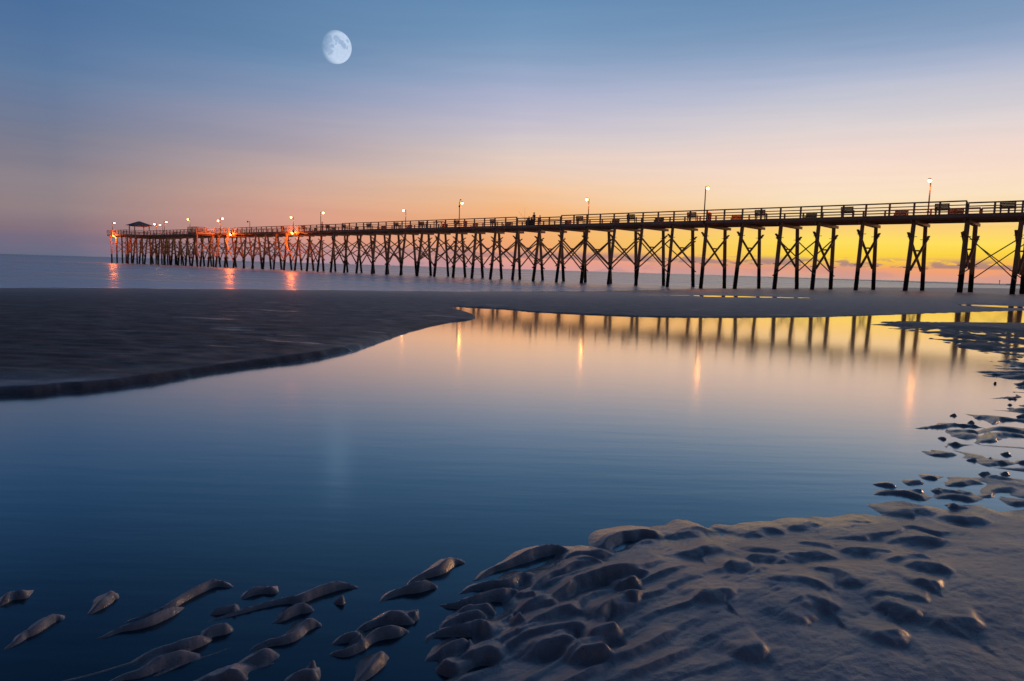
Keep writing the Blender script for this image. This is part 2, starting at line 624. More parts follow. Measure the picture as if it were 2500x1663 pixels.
M_DARKCLOTH = plain_material('dark_cloth', (0.04, 0.04, 0.05), 0.9)
M_REDCLOTH = plain_material('rust_cloth', (0.30, 0.09, 0.05), 0.9)
M_GREYCLOTH = plain_material('grey_cloth', (0.16, 0.14, 0.14), 0.9)
M_ROCK = plain_material('dark_rock', (0.06, 0.055, 0.055), 0.9)

# ------------------------------------------------------------------ survey of the beach, traced in the photo and laid on the ground
BANK = [(0, 970), (120, 963), (250, 952), (350, 940), (480, 918), (600, 898), (720, 885), (850, 862), (905, 846), (960, 824), (1000, 810),
        (1050, 797), (1100, 787), (1145, 783), (1162, 778), (1158, 768), (1130, 759), (1103, 752), (1112, 748), (1140, 751), (1180, 752.5), (1240, 756),
        (1300, 762), (1400, 767), (1500, 771.5), (1600, 774.5), (1700, 775.5), (1850, 775.5), (2000, 774), (2100, 771), (2200, 768), (2330, 764), (2500, 759)]
bank = smooth_poly([ground(*p) for p in BANK])
# carry the bank on beyond both edges of the picture
bank_line = np.vstack([[(-60, -22), (-24, -6.5), (-11, 0.6), (-6.0, 2.9)], bank, [(17, 19.5), (30, 22), (60, 26)]])
bank_poly = np.vstack([bank_line, [(400, 60), (400, 1500), (-1500, 1500), (-1500, -22)]])
SHORE = [(-300, 701), (0, 703), (400, 704.5), (800, 708.5), (1100, 712), (1400, 711.5), (1600, 707), (1700, 704.5), (1900, 703), (2100, 702), (2300, 702.5), (2500, 705)]
shore = [ground(x, y, -0.7) for x, y in SHORE]
shore = np.vstack([[(-900, 18)], shore, [shore[-1] + np.array([260, 190]), (3000, 1500)]])
land_poly = np.vstack([shore, [(3000, -3000), (-3000, -3000), (-3000, 18)]])
FORE = [(2700, 1225), (2500, 1243), (2440, 1250), (2390, 1236), (2345, 1256), (2302, 1263), (2280, 1247), (2230, 1243), (2180, 1253), (2160, 1275), (2100, 1281),
        (2050, 1289), (2000, 1283), (1940, 1284), (1880, 1290), (1820, 1304), (1770, 1319), (1738, 1311), (1744, 1291), (1710, 1292), (1670, 1310), (1640, 1330),
        (1610, 1320), (1590, 1304), (1540, 1307), (1490, 1325), (1460, 1345), (1420, 1362), (1380, 1380), (1340, 1402), (1300, 1440), (1270, 1490),
        (1230, 1540), (1200, 1580), (1120, 1620), (1060, 1700)]
fore = [ground(*p) for p in FORE]
fore_poly = np.vstack([[(9.0, 2.3), (3.2, 2.55)], fore, [(-.35, 1.2), (-1.2, .7), (-6, -3.0), (-40, -21), (-1500, -600), (-1500, -1500), (1500, -1500), (1500, -40), (40, -5)]])


def za(lst):   # first close-up
    return [(x / 2.619, 1350 + y / 2.619) for x, y in lst]


def zb(lst):
    return [(850 + x / 2.773, 1250 + y / 2.773) for x, y in lst]


def zc(lst):
    return [(1650 + x / 2.773, 1200 + y / 2.773) for x, y in lst]


def zd(lst):
    return [(2000 + x / 2.8, 740 + y / 2.8) for x, y in lst]


RA = [[(-60, 330), (0, 305), (50, 270), (100, 255), (180, 262)], [(520, 380), (600, 330), (650, 300), (700, 258), (775, 255)],
      [(-40, 610), (0, 590), (110, 535), (140, 495), (200, 485), (320, 400), (380, 385), (425, 400)],
      [(690, 445), (760, 430), (860, 390), (1040, 345), (1190, 265), (1330, 195), (1400, 180), (1510, 205)],
      [(530, 525), (660, 515), (760, 470), (900, 450), (1040, 380), (1200, 310)],
      [(1300, 182), (1400, 180)], [(1520, 285), (1600, 235), (1700, 218), (1790, 228)],
      [(1240, 485), (1320, 425), (1450, 380), (1560, 350), (1700, 315), (1830, 288), (1930, 292), (2000, 255), (2100, 210), (2200, 187), (2330, 195)],
      [(1320, 380), (1430, 350), (1540, 345)], [(1690, 440), (1800, 410), (1880, 360), (1950, 345), (2020, 342)],
      [(1540, 625), (1680, 565), (1800, 550), (1900, 510), (1950, 450), (2010, 425), (2080, 435)],
      [(1230, 540), (1310, 520), (1380, 485), (1500, 470)],
      [(790, 720), (900, 650), (1000, 605), (1150, 590), (1280, 560), (1380, 520)],
      [(560, 850), (610, 820), (720, 785), (800, 750), (900, 740), (1000, 690), (1150, 650), (1300, 620)],
      [(1480, 720), (1580, 670), (1700, 635), (1800, 620)], [(1220, 800), (1350, 790), (1450, 765), (1600, 770)],
      [(1790, 820), (1880, 775), (1960, 760), (2060, 765)], [(2090, 570), (2180, 525), (2260, 515), (2350, 522)],
      [(2060, 640), (2130, 605), (2200, 615), (2300, 570), (2350, 535)], [(2120, 295), (2210, 285)], [(1940, 730), (2010, 695)]]
RB = [[(360, 485), (430, 440), (560, 400), (640, 370), (690, 328), (740, 320), (810, 332)], [(190, 605), (250, 565), (330, 525), (450, 510), (560, 482), (620, 495)],
      [(785, 465), (860, 440), (950, 390), (1100, 335), (1250, 270), (1380, 243), (1450, 250), (1500, 270)],
      [(685, 550), (760, 520), (830, 490), (950, 480), (1060, 490), (1150, 430), (1210, 425), (1250, 400)],
      [(560, 590), (620, 605), (690, 620), (800, 600), (940, 562), (1060, 560), (1110, 535), (1180, 550)],
      [(310, 685), (400, 680), (490, 685)], [(-10, 780), (80, 768), (160, 725), (250, 705), (350, 700), (470, 715)],
      [(-40, 950), (0, 930), (100, 860), (200, 815), (300, 800), (380, 775), (430, 790)],
      [(625, 690), (750, 672), (840, 660), (900, 650), (1010, 657)], [(590, 775), (660, 735), (740, 705), (850, 690), (960, 700)],
      [(530, 885), (560, 815), (620, 800), (700, 785), (800, 790), (880, 765), (940, 790), (985, 855)],
      [(490, 1000), (540, 970), (600, 940), (720, 905), (850, 870)], [(-30, 1150), (40, 1110), (100, 1070), (180, 1005), (240, 960), (290, 955)],
      [(1080, 775), (1180, 740)], [(0, 850), (110, 850)]]
RBL = [[(1310, 410), (1450, 390), (1600, 365), (1760, 345)], [(1220, 555), (1330, 450), (1500, 405), (1700, 360), (1780, 375)],
       [(1140, 640), (1300, 612), (1450, 575), (1600, 505), (1750, 450), (2000, 440), (2120, 485)], [(1110, 740), (1250, 680), (1400, 640), (1480, 640)],
       [(1000, 835), (1090, 790), (1180, 800), (1300, 755), (1450, 720), (1570, 710), (1640, 760)], [(1000, 975), (1060, 930), (1130, 885), (1300, 848), (1550, 835), (1700, 890)],
       [(700, 960), (800, 990), (950, 965), (1060, 1005)], [(1190, 1050), (1290, 980), (1450, 945), (1590, 960)], [(1590, 800), (1680, 735), (1790, 705), (1860, 770)],
       [(1560, 955), (1700, 900), (1850, 895)], [(1400, 360), (1500, 320), (1700, 282), (1800, 262)], [(1690, 270), (1750, 205), (1880, 165), (2040, 140), (2120, 195)],
       [(1750, 660), (1850, 650), (1990, 700)], [(570, 1040), (700, 1030), (760, 1080)], [(1180, 600), (1210, 560), (1300, 590)], [(1780, 580), (1900, 550), (2000, 560)],
       [(1450, 1100), (1600, 1060), (1800, 1075)], [(1100, 860), (1200, 850)]]
RC = [[(-60, 480), (60, 440), (140, 418), (210, 420), (280, 465)], [(440, 335), (550, 272), (650, 262), (790, 305)], [(690, 255), (850, 225), (950, 224), (1030, 252)],
      [(1090, 235), (1180, 202), (1300, 205), (1420, 232)], [(1450, 172), (1520, 130), (1640, 121), (1720, 178)], [(980, 302), (1150, 262), (1400, 242), (1540, 262)],
      [(790, 360), (1000, 342), (1300, 312), (1600, 282), (1880, 285)], [(730, 392), (870, 386), (1000, 422), (1090, 472)], [(1000, 492), (1200, 452), (1400, 472), (1550, 532)],
      [(670, 595), (780, 512), (880, 485), (1000, 512), (1150, 575)], [(390, 465), (500, 426), (600, 432), (810, 495)], [(420, 545), (560, 492), (760, 525)],
      [(1350, 402), (1600, 372), (1880, 384)], [(870, 692), (980, 670), (1080, 702), (1160, 755), (1260, 825)], [(570, 805), (700, 756), (850, 766), (1000, 822), (1110, 855)],
      [(630, 1055), (850, 962), (1000, 920), (1160, 965)], [(1390, 585), (1600, 541), (1760, 552)], [(1190, 850), (1400, 882), (1600, 912), (1760, 955)],
      [(1570, 805), (1700, 781), (1810, 815)], [(140, 905), (290, 832), (410, 872)], [(320, 1284), (480, 1236), (620, 1245)], [(1290, 952), (1450, 962), (1660, 1085)],
      [(1700, 1130), (1900, 1080), (2100, 1130)], [(1230, 1190), (1400, 1150), (1600, 1180)], [(-20, 345), (60, 270), (150, 248), (260, 250)],
      [(1500, 640), (1700, 640), (1900, 690)], [(260, 600), (400, 585), (560, 605)], [(1760, 200), (1950, 190), (2150, 215)]]
RD = [[(630, 855), (760, 842), (920, 822), (1030, 836), (1160, 842)], [(850, 880), (950, 866), (1110, 874)], [(930, 915), (1000, 893), (1110, 895)], [(805, 905), (880, 922)],
      [(870, 940), (965, 968)], [(880, 762), (935, 755)], [(990, 808), (1060, 803)], [(1050, 782), (1150, 770)], [(1150, 822), (1250, 786), (1390, 800)],
      [(725, 1028), (790, 1020), (855, 1032), (900, 1020), (955, 1022)], [(1000, 1063), (1085, 1066)], [(1145, 1108), (1215, 1068), (1305, 1098)], [(1150, 1046), (1190, 1048)],
      [(340, 1222), (430, 1223), (540, 1240)], [(590, 1230), (650, 1214), (720, 1212)], [(690, 1190), (760, 1170), (835, 1192)],
      [(820, 1232), (960, 1220), (1060, 1214), (1150, 1228)], [(820, 1232), (860, 1265), (960, 1290), (1080, 1290)],
      [(360, 1296), (500, 1288), (650, 1300), (745, 1338)], [(770, 1322), (850, 1302), (980, 1312), (1085, 1348)], [(1050, 1332), (1180, 1290), (1300, 1265), (1420, 1215)],
      [(735, 1262), (800, 1262), (850, 1285)], [(585, 1268), (650, 1272), (720, 1280)], [(840, 1358), (900, 1362), (975, 1395)], [(1280, 648), (1366, 650)], [(1275, 688), (1322, 690)],
      [(1280, 712), (1340, 712)], [(1205, 500), (1300, 512), (1420, 488)], [(1190, 545), (1220, 546)], [(1345, 556), (1420, 548)], [(1355, 575), (1430, 570)],
      [(1080, 1158), (1185, 1160)], [(1240, 1160), (1310, 1158)], [(1155, 1195), (1210, 1178), (1270, 1205)], [(1345, 772), (1420, 768)], [(1345, 735), (1440, 722)],
      [(1170, 860), (1280, 850), (1420, 890)], [(1095, 968), (1200, 905), (1300, 890), (1440, 925)], [(1235, 1025), (1310, 1025)], [(1335, 1080), (1440, 1075)],
      [(1280, 1370), (1420, 1340)], [(1300, 395), (1420, 430)], [(1260, 395), (1330, 398)], [(1300, 352), (1400, 365)]]
CHANNEL = [(1560, 715), (1640, 717.5), (1780, 721.5), (1900, 726), (1990, 730), (2130, 738), (2280, 746), (2400, 753), (2520, 758.5), (2700, 768)]
CH_Z = -0.12
channel = smooth_poly([ground(x, y, CH_Z) for x, y in CHANNEL])
_cl = np.r_[0, np.cumsum(np.hypot(*np.diff(channel, axis=0).T))]
_cx = np.array([proj((q[0], q[1], CH_Z))[0] for q in channel])
CH_T = np.interp([1560, 1700, 1760, 1980, 2010, 2150, 2330, 2400, 2700], _cx, _cl / _cl[-1])
CH_W = [0.05, 0.2, 0.8, 0.85, 0.15, 0.2, 0.2, 1.3, 1.4]
BARP = [(2130, 793), (2250, 799), (2500, 812), (2700, 822), (2700, 797), (2500, 790), (2300, 788), (2200, 789)]
bar_poly = np.array([ground(*p) for p in BARP])
FIELD = [(2130, 785), (2330, 786), (2700, 790), (2900, 1238), (2440, 1236), (2395, 1150), (2450, 1060), (2420, 960), (2385, 870), (2330, 842), (2240, 820)]
field_poly = np.array([ground(*p) for p in FIELD])


def terrain(X, Y, carve=True):
    X, Y = X.astype(float), Y.astype(float)
    Rr = np.hypot(X, Y)
    # -- far bank and upper bar
    dB = sdf(X, Y, bank_poly)
    wob = fbm(X * 1.3, Y * 1.3, 3, 3) * 0.10 * sstep(3, 4, Rr)
    dBw = dB + wob * np.clip(np.abs(dB), 0, .3) / .3 + fbm(X * 7, Y * 7, 33, 3) * 0.035 * sstep(-.5, -3, X) * sstep(.5, .1, np.abs(dB))
    A = 0.016 + 0.034 * sstep(-0.6, -2.2, X) * sstep(16, 9, Y)
    wid = 0.04 + 0.06 * sstep(-0.2, -2.6, X)
    up = A * sstep(0, 1, dBw / wid) * (1 + .25 * fbm(X * 2.5, Y * 2.5, 31, 3)) + 0.055 * (1 - np.exp(-np.maximum(dBw, 0) / 2.2)) - 0.0022 * np.maximum(Y - 16, 0)
    up = up + fbm(X * .35, Y * .35, 5, 3) * 0.018 * sstep(.3, 4, dB) + fbm(X * 3, Y * 9, 8, 3) * 0.008 * sstep(.1, .6, dB) * sstep(30, 12, Rr)
    dS = sdf(X, Y, land_poly)
    dSw = dS + fbm(X * .05, Y * .05, 9, 3) * .35
    sea = np.where(dSw > 0, -0.7 + 0.0305 * dSw, -0.7 + 0.05 * dSw)
    sea = np.maximum(sea, -4.0)
    k = 0.09
    hlp = np.clip(0.5 + 0.5 * (sea - up) / k, 0, 1)
    top = sea * (1 - hlp) + up * hlp - k * hlp * (1 - hlp)
    hB = np.where(dB > 0, top, -0.3 * (1 - np.exp(np.minimum(dB, 0) / 0.7)))
    # -- foreground sand
    dF = sdf(X, Y, fore_poly)
    near = sstep(14, 7, Rr)
    dFw = dF + near * fbm(X * 6, Y * 6, 12, 3) * 0.02
    land = 0.009 * (1 - np.exp(-np.maximum(dFw, 0) / 0.10)) + 0.030 * (1 - np.exp(-np.maximum(dFw, 0) / 0.55)) + (0.034 * np.clip(X * .45 - Y * .9 + 2.4, 0, 4) + 0.004 * np.maximum(-Y, 0)) * sstep(0, .5, dF)
    swale = near * sstep(0, .35, dF) * (fbm(X * 2.0 + .4 * Y, Y * 2.8, 21, 2) * 0.022 + 0.003 * fbm(X * 9, Y * 14, 22, 3))
    wat = -0.010 * (1 - np.exp(np.minimum(dFw, 0) / 0.08)) - 0.06 * np.maximum(-dFw - 1.1, 0)
    hF = np.where(dFw > 0, land + swale, wat)
    hF = np.maximum(hF, -0.35)
    z = np.where(dF > 0, np.maximum(hF, hB), np.where(dB > 0, hB, np.maximum(hF, hB)))
    nr = (Rr < 24) & (Y > 0)
    # -- bar and rippled flats on the right
    idx = np.where(nr & (X > 2))[0]
    x, y = X[idx], Y[idx]
    dq = sdf(x, y, bar_poly)
    z[idx] = np.maximum(z[idx], np.where(dq > -1.0, -0.02 + 0.07 * sstep(-.35, .5, dq), -9))
    dq = sdf(x, y, field_poly)
    w1 = fbm(x * 1.1, y * 1.1, 40, 3)
    rip = 0.5 + 0.5 * np.sin((y * 1.0 + x * .18 + w1 * 1.0) * 2 * np.pi / 0.42 + 2.5 * fbm(x * .8, y * 2, 41, 2))
    isl = 0.034 * rip ** 1.4 + 0.03 * fbm(x * .9, y * 1.6, 44, 3) - 0.014
    z[idx] = np.maximum(z[idx], np.where(dq > -.6, isl - 0.04 * sstep(.5, -.5, dq), -9))
    # -- little runnel across the upper beach
    d, _, ct_ = seg_dist(X, Y, channel)
    chan_w = np.interp(ct_, CH_T, CH_W) * (1 + .5 * vnoise(ct_ * 40, ct_ * 0, 5))
    if carve:
        z = z - np.where((d < 6) & (dB > 0.3), chan_w * 0.11 * np.exp(-(d / 1.5) ** 2), 0)
    wob2 = fbm(X * 9, Y * 9, 14, 3)
    wob3 = fbm(X * 3.2, Y * 3.2, 15, 2)
    base = z.copy()
    # many low ripples, some just breaking the surface
    th_ = R(33)
    ph = (-math.sin(th_) * X + math.cos(th_) * Y) / 0.082 + 1.1 * fbm(X * 1.7, Y * 1.7, 71, 2) + .35 * fbm(X * 6, Y * 6, 72, 2)
    f_ = ph - np.floor(ph)
    rp_ = np.where(f_ < .2, (f_ / .2) ** 1.1, ((1 - f_) / .8) ** 1.5)
    msk = sstep(-.9, -.25, dF) * np.maximum(sstep(-.05, .02, dF), sstep(-.25, -.6, X)) * sstep(.75, .3, dF) * sstep(1.0, .45, X) * sstep(-1.5, -1.15, X) * sstep(3.2, 2.6, Rr)
    lc = sstep(-.12, .32, fbm(X * 2.2 + Y * 1.2, -X * 2.4 + Y * 4.6, 73, 3))
    z = z + msk * np.where(dF > 0, 0.012, 0.0145) * rp_ * lc
    base = z.copy()
    acc = np.zeros_like(z)
    trough = np.zeros_like(z)
    # -- hand-surveyed ripple crests

    def ridge(pix, hc, w_far, w_near, mode, seed):
        nonlocal z
        P = smooth_poly([ground(px, py, 0.012) for px, py in pix])
        Lr = float(np.hypot(*np.diff(P, axis=0).T).sum())
        w_far, w_near = min(w_far, .5 * Lr), min(w_near, .3 * Lr)
        lo, hi = P.min(0) - .45, P.max(0) + .45
        i_ = np.where((X > lo[0]) & (X < hi[0]) & (Y > lo[1]) & (Y < hi[1]))[0]
        if not len(i_):
            return
        x_, y_ = X[i_], Y[i_]
        d_, s_, t_ = seg_dist(x_, y_, P)
        sd_ = d_ * np.where(s_ == 0, 1, s_) + wob2[i_] * 0.4 * w_far + wob3[i_] * .016
        if mode == 'w':
            tp = np.clip(np.minimum(t_ / 0.62, (1 - t_) / 0.2), 0, 1)
        else:
            tp = np.clip(np.minimum(t_ / 0.45, (1 - t_) / 0.30), 0, 1)
            tp = tp * tp * (3 - 2 * tp)
        wf, wn = w_far * (.25 + .75 * tp), w_near * (.4 + .6 * tp)
        tp = tp * (1.6 - .6 * tp)
        ad = np.sqrt(sd_ ** 2 + .004 ** 2) - .004
        pr = np.where(sd_ > 0, np.exp(-(ad / wf) ** 1.15), np.clip(1 - ad / (wn * 1.35), 0, 1) ** 1.25)
        hcv = hc * (0.98 + (0.5 if mode == 'w' else 0.3) * vnoise(t_ * 4.5 + seed, np.zeros_like(t_), seed))
        if mode == 'w':
            crest = hcv * tp - 0.006 * (1 - tp)
            zz = base[i_] * (1 - pr) + crest * pr
            z[i_] = np.maximum(z[i_], zz)
        else:
            acc[i_] = np.maximum(acc[i_], hcv * tp * pr)
            trough[i_] = np.maximum(trough[i_], hcv * tp * 0.45 * np.exp(-((sd_ + 2.0 * w_near) / (1.3 * w_near)) ** 2) * np.clip(1 - pr * 3, 0, 1))

    for j, q in enumerate(RA):
        ridge(za(q), 0.020, .030, .012, 'w', j)
    for j, q in enumerate(RB):
        ridge(zb(q), 0.024, .038, .014, 'w', 50 + j)
    for j, q in enumerate(RBL):
        ridge(zb(q), 0.027, .080, .017, 'l', 100 + j)
    for j, q in enumerate(RC):
        ridge(zc(q), 0.017, .20, .036, 'l', 150 + j)
    for j, q in enumerate(RD):
        r0 = np.hypot(*ground(*zd(q)[0]))
        ridge(zd(q), 0.007 + 0.0024 * r0, .027 * r0, .009 * r0, 'w', 200 + j)
    z = z + acc - trough * np.clip(1 - acc / .008, 0, 1)
    # drag marks and pits on the foreground sand
    nf = sstep(5.5, 3.5, Rr) * (Y > 0)
    u_ = X * .82 + Y * .57
    v_ = -X * .57 + Y * .82
    marks = np.clip(fbm(u_ * 9, v_ * 42, 61, 3) - .22, 0, 1) * sstep(.0, .25, fbm(X * 1.8, Y * 1.8, 62, 2))
    z = z + nf * (z > 0.008) * (-0.007 * marks + 0.0016 * fbm(u_ * 18, v_ * 60, 63, 3) + 0.0012 * fbm(X * 45, Y * 60, 64, 2))
    return z


# ------------------------------------------------------------------ sand: one polar sheet, fine where it lies close
fine_a = np.arange(-50, 50.01, 0.105)
side_a = np.arange(51.2, 309, 2.4)
ang = np.radians(np.r_[fine_a, side_a])
rad = [0.25]
while rad[-1] < 1400:
    r_ = rad[-1]
    if r_ < 1.2:
        k_ = 1.02
    elif r_ < 4.6:
        k_ = 1.0038
    elif r_ < 9:
        k_ = 1.0062
    elif r_ < 22:
        k_ = 1.010
    elif r_ < 90:
        k_ = 1.03
    else:
        k_ = 1.09
    rad.append(r_ * k_)
rad = np.array(rad)
NA, NR = len(ang), len(rad)
TH, RR = np.meshgrid(ang, rad)
GX, GY = (RR * np.sin(TH)).ravel(), (RR * np.cos(TH)).ravel()
GZ = terrain(GX, GY)


def grid_mesh(name, X, Y, Z, nr, na, keep=None, wrap=True):
    i = np.arange(nr - 1)[:, None] * na
    j = np.arange(na if wrap else na - 1)[None, :]
    j2 = (j + 1) % na
    q = np.stack([i + j, i + j2, i + na + j2, i + na + j], -1).reshape(-1, 4)
    if keep is not None:
        q = q[keep[q].any(1)]
        used, inv = np.unique(q, return_inverse=True)
        q = inv.reshape(-1, 4)
        X, Y, Z = X[used], Y[used], Z[used]
    me = bpy.data.meshes.new(name)
    me.vertices.add(len(X))
    me.vertices.foreach_set('co', np.stack([X, Y, Z], 1).astype(np.float32).ravel())
    me.loops.add(q.size)
    me.loops.foreach_set('vertex_index', q.astype(np.int32).ravel())
    me.polygons.add(len(q))
    me.polygons.foreach_set('loop_start', np.arange(0, q.size, 4, dtype=np.int32))
    me.polygons.foreach_set('loop_total', np.full(len(q), 4, np.int32))
    me.update(calc_edges=True)
    me.polygons.foreach_set('use_smooth', np.ones(len(q), bool))
    return me


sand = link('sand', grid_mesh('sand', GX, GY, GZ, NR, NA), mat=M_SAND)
tag(sand, 'dark wet rippled beach sand with a low bar between pool and sea', kind='structure')

# still pool: a level sheet that runs a little way in under the sand all round
pa = np.radians(np.r_[np.arange(-60, 60.01, 1.2), np.arange(64, 297, 4.0)])
prd = [0.3]
while prd[-1] < 75:
    prd.append(prd[-1] * 1.035)
prd = np.array(prd)
T2, R2 = np.meshgrid(pa, prd)
PX, PY = (R2 * np.sin(T2)).ravel(), (R2 * np.cos(T2)).ravel()
mar = np.clip(np.hypot(PX, PY) * 0.03, 0.12, .5)
kp = (sdf(PX, PY, bank_poly) < mar) & (sdf(PX, PY, fore_poly) < 0.45) & (PX < 40) & (PX > -60)
pool = link('pool_water', grid_mesh('pool_water', PX, PY, np.zeros_like(PX), len(prd), len(pa), kp), mat=M_POOL)
tag(pool, 'still tidal pool mirroring the sunset sky and the pier', kind='structure')

# runnel water
mb = MB()
cw = channel
cz = terrain(cw[:, 0], cw[:, 1], False) - 0.05
cz = np.convolve(np.pad(cz, 4, mode='edge'), np.ones(9) / 9, 'valid')
for i in range(len(cw)):
    t_ = cw[min(i + 1, len(cw) - 1)] - cw[max(i - 1, 0)]
    t_ = t_ / np.hypot(*t_)
    n_ = np.array([-t_[1], t_[0]])
    for s_ in (-1, 1):
        p_ = cw[i] + n_ * s_ * 2.2
        mb.v.append((p_[0], p_[1], cz[i]))
for i in range(len(cw) - 1):
    mb.f.append((2 * i, 2 * i + 2, 2 * i + 3, 2 * i + 1))
runnel = link('runnel_water', mb.mesh('runnel_water', M_POOL))
tag(runnel, 'thin bright runnel of water across the upper beach', kind='structure')

mb = MB()
mb.v = [(-45000, -8000, -.7), (45000, -8000, -.7), (45000, 60000, -.7), (-45000, 60000, -.7)]
mb.f = [(0, 1, 2, 3)]
sea_o = link('sea', mb.mesh('sea', M_SEA))
tag(sea_o, 'smooth blurred sea running out to the horizon', kind='structure')

# thin line of foam left by the long, slow surf
ZT = GZ.reshape(NR, NA)
edge = []
for j in range(0, NA, 3):
    if not (-52 < math.degrees(ang[j]) < 52):
        continue
    k_ = np.where((ZT[:, j] < -0.692) & (rad > 20))[0]
    if len(k_):
        edge.append((ang[j], rad[k_[0]]))
ea = np.array([q[0] for q in edge])
er = np.array([q[1] for q in edge])
er = np.convolve(np.pad(er, 6, mode='edge'), np.ones(13) / 13, 'valid')
mb = MB()
for a_, r_ in zip(ea, er):
    w_ = .35 + .55 * (vnoise(np.array([a_ * 30]), np.array([0.0]), 3)[0] + .5)
    for q_, z_ in ((-w_, -.684), (w_ * 1.6, -.692)):
        mb.v.append(((r_ + q_) * math.sin(a_), (r_ + q_) * math.cos(a_), z_))
for i in range(len(ea) - 1):
    if abs(er[i + 1] - er[i]) < 6:
        mb.f.append((2 * i, 2 * i + 2, 2 * i + 3, 2 * i + 1))
M_FOAM = plain_material('surf_foam', (0.78, 0.78, 0.80), 0.28, 0, 0.2)
foam = link('surf_foam', mb.mesh('surf_foam', M_FOAM))
tag(foam, 'thin pale line of surf foam along the edge of the sea', kind='stuff')

# ------------------------------------------------------------------ pier
DECK = EYE + 6.2
PA, PB = -1.14844642, 113.3864362          # near deck edge on the map: X = PA*Y + PB
nrm = math.hypot(PA, 1)
AX = np.array([PA / nrm, 1 / nrm])          # along the pier, out to sea
NX = np.array([1 / nrm, -PA / nrm])         # across it, away from the camera
P0 = np.array([PA * 60.35 + PB, 60.35])
PW = 5.7                                    # width


def P(s_, w, z):
    q = P0 + AX * s_ + NX * w
    return (q[0], q[1], z)


def s_at(px, w, z=DECK):
    ss = np.linspace(-30, 260, 5801)
    best, bd = 0, 1e9
    for q in ss:
        d = abs(proj(P(q, w, z))[0] - px)
        if d < bd:
            best, bd = q, d
    return best


S_END = s_at(262, -4.4)
S_BEG = -26.0
BENT_Y = [60.35, 63.0, 65.8, 68.8, 71.55, 74.1, 76.9, 79.65, 82.5, 85.2, 87.85, 90.65, 93.3]
bents = [(y - 60.35) * nrm for y in BENT_Y]
while bents[-1] + 4.13 < S_END:
    bents.append(bents[-1] + 4.13 + random.uniform(-.12, .12))
pre = [-4.15 * k for k in range(6, 0, -1)]
bents = pre + bents
K0 = len(pre)

root = empty('fishing_pier', P(0, PW / 2, -0.3))
tag(root, 'long wooden fishing pier on crossed timber piles running out to sea', 'pier')
RI = Matrix.Translation(-Vector(root.location))
UNIT = bevel_box()
BOXES = {}


def timber(name, p0, p1, w, h, up=(0, 0, 1), mat=M_TIMBER, parent=None):
    if mat.name not in BOXES:
        me = UNIT.copy()
        me.materials.append(mat)
        BOXES[mat.name] = me
    par = parent or root
    return link(name, BOXES[mat.name], par, RI @ beam_matrix(p0, p1, w, h, up))


mbp = MB()
mbp.rings([(0.5, -.5), (0.47, 0), (0.43, .5)], 12)
PILE_ME = mbp.mesh('pile', M_PILE, True)


def pile(p0, p1, dia):
    return link('pile', PILE_ME, root, RI @ beam_matrix(p0, p1, dia, dia, (1, 0, 0)))


CAPZ = DECK - 0.62
bolts = MB()
AX3, NX3 = Vector((AX[0], AX[1], 0)), Vector((NX[0], NX[1], 0))


def along(a, b_, t):
    return tuple(a[i] + (b_[i] - a[i]) * t for i in range(3))


LEGS = []
for k, s_ in enumerate(bents):
    big = s_ > bents[K0] + 40
    zb0 = -3.2
    legs = []
    for w, dirn in ((0.30, -1), (PW - 0.30, 1)):
        j = random.uniform(-.06, .06)
        topp = P(s_ + j, w, CAPZ)
        bot = P(s_ + random.uniform(-.18, .18), w + dirn * (0.80 + random.uniform(-.12, .22)) * 1.3, zb0)
        pile(bot, topp, 0.45 + random.uniform(-.03, .04))
        legs.append((topp, bot))
    LEGS.append(legs)
    # double cap beam, running out past the far pile
    for o in (-.2, .2):
        timber('cap_beam', P(s_ + o, -.05, CAPZ + .02), P(s_ + o, PW + .75, CAPZ + .02), .1, .3)
    # crossed sway braces of the bent, one on each face of the piles

    def at(leg, z):
        t_, b_ = leg
        return along(b_, t_, (z - b_[2]) / (t_[2] - b_[2]))
    zt, zl = 5.35 + random.uniform(-.2, .2), 2.15 + random.uniform(-.2, .25)
    for (l0, l1, o) in ((legs[0], legs[1], .24), (legs[1], legs[0], -.24)):
        a, b_ = at(l0, zt), at(l1, zl)
        a = along(a, b_, -.09)
        b_ = along(b_, a, -.05)
        off = AX3 * o
        timber('cross_brace', Vector(a) + off, Vector(b_) + off, .075, .24, AX3)
        for q in (at(l0, zt - .1), at(l1, zl + .1)):
            qv = Vector(q)
            bolts.tube(qv - AX3 * .42, qv + AX3 * .42, .03, .03, 6)
            bolts.tube(qv - NX3 * .38, qv + NX3 * .38, .03, .03, 6)
    c0 = Vector(at(legs[0], (zt + zl) / 2 + .25))
    c1 = Vector(at(legs[1], (zt + zl) / 2 + .25))
    mid = (c0 + c1) / 2
    timber('spacer_block', mid - NX3 * .34, mid + NX3 * .34, .36, .13)


def braced(k):
    i = k - K0
    if i < 13:
        return i in (-4, 0, 4, 8, 10, 11, 12)
    return (i % 2 == 0) or random.random() < 0.35


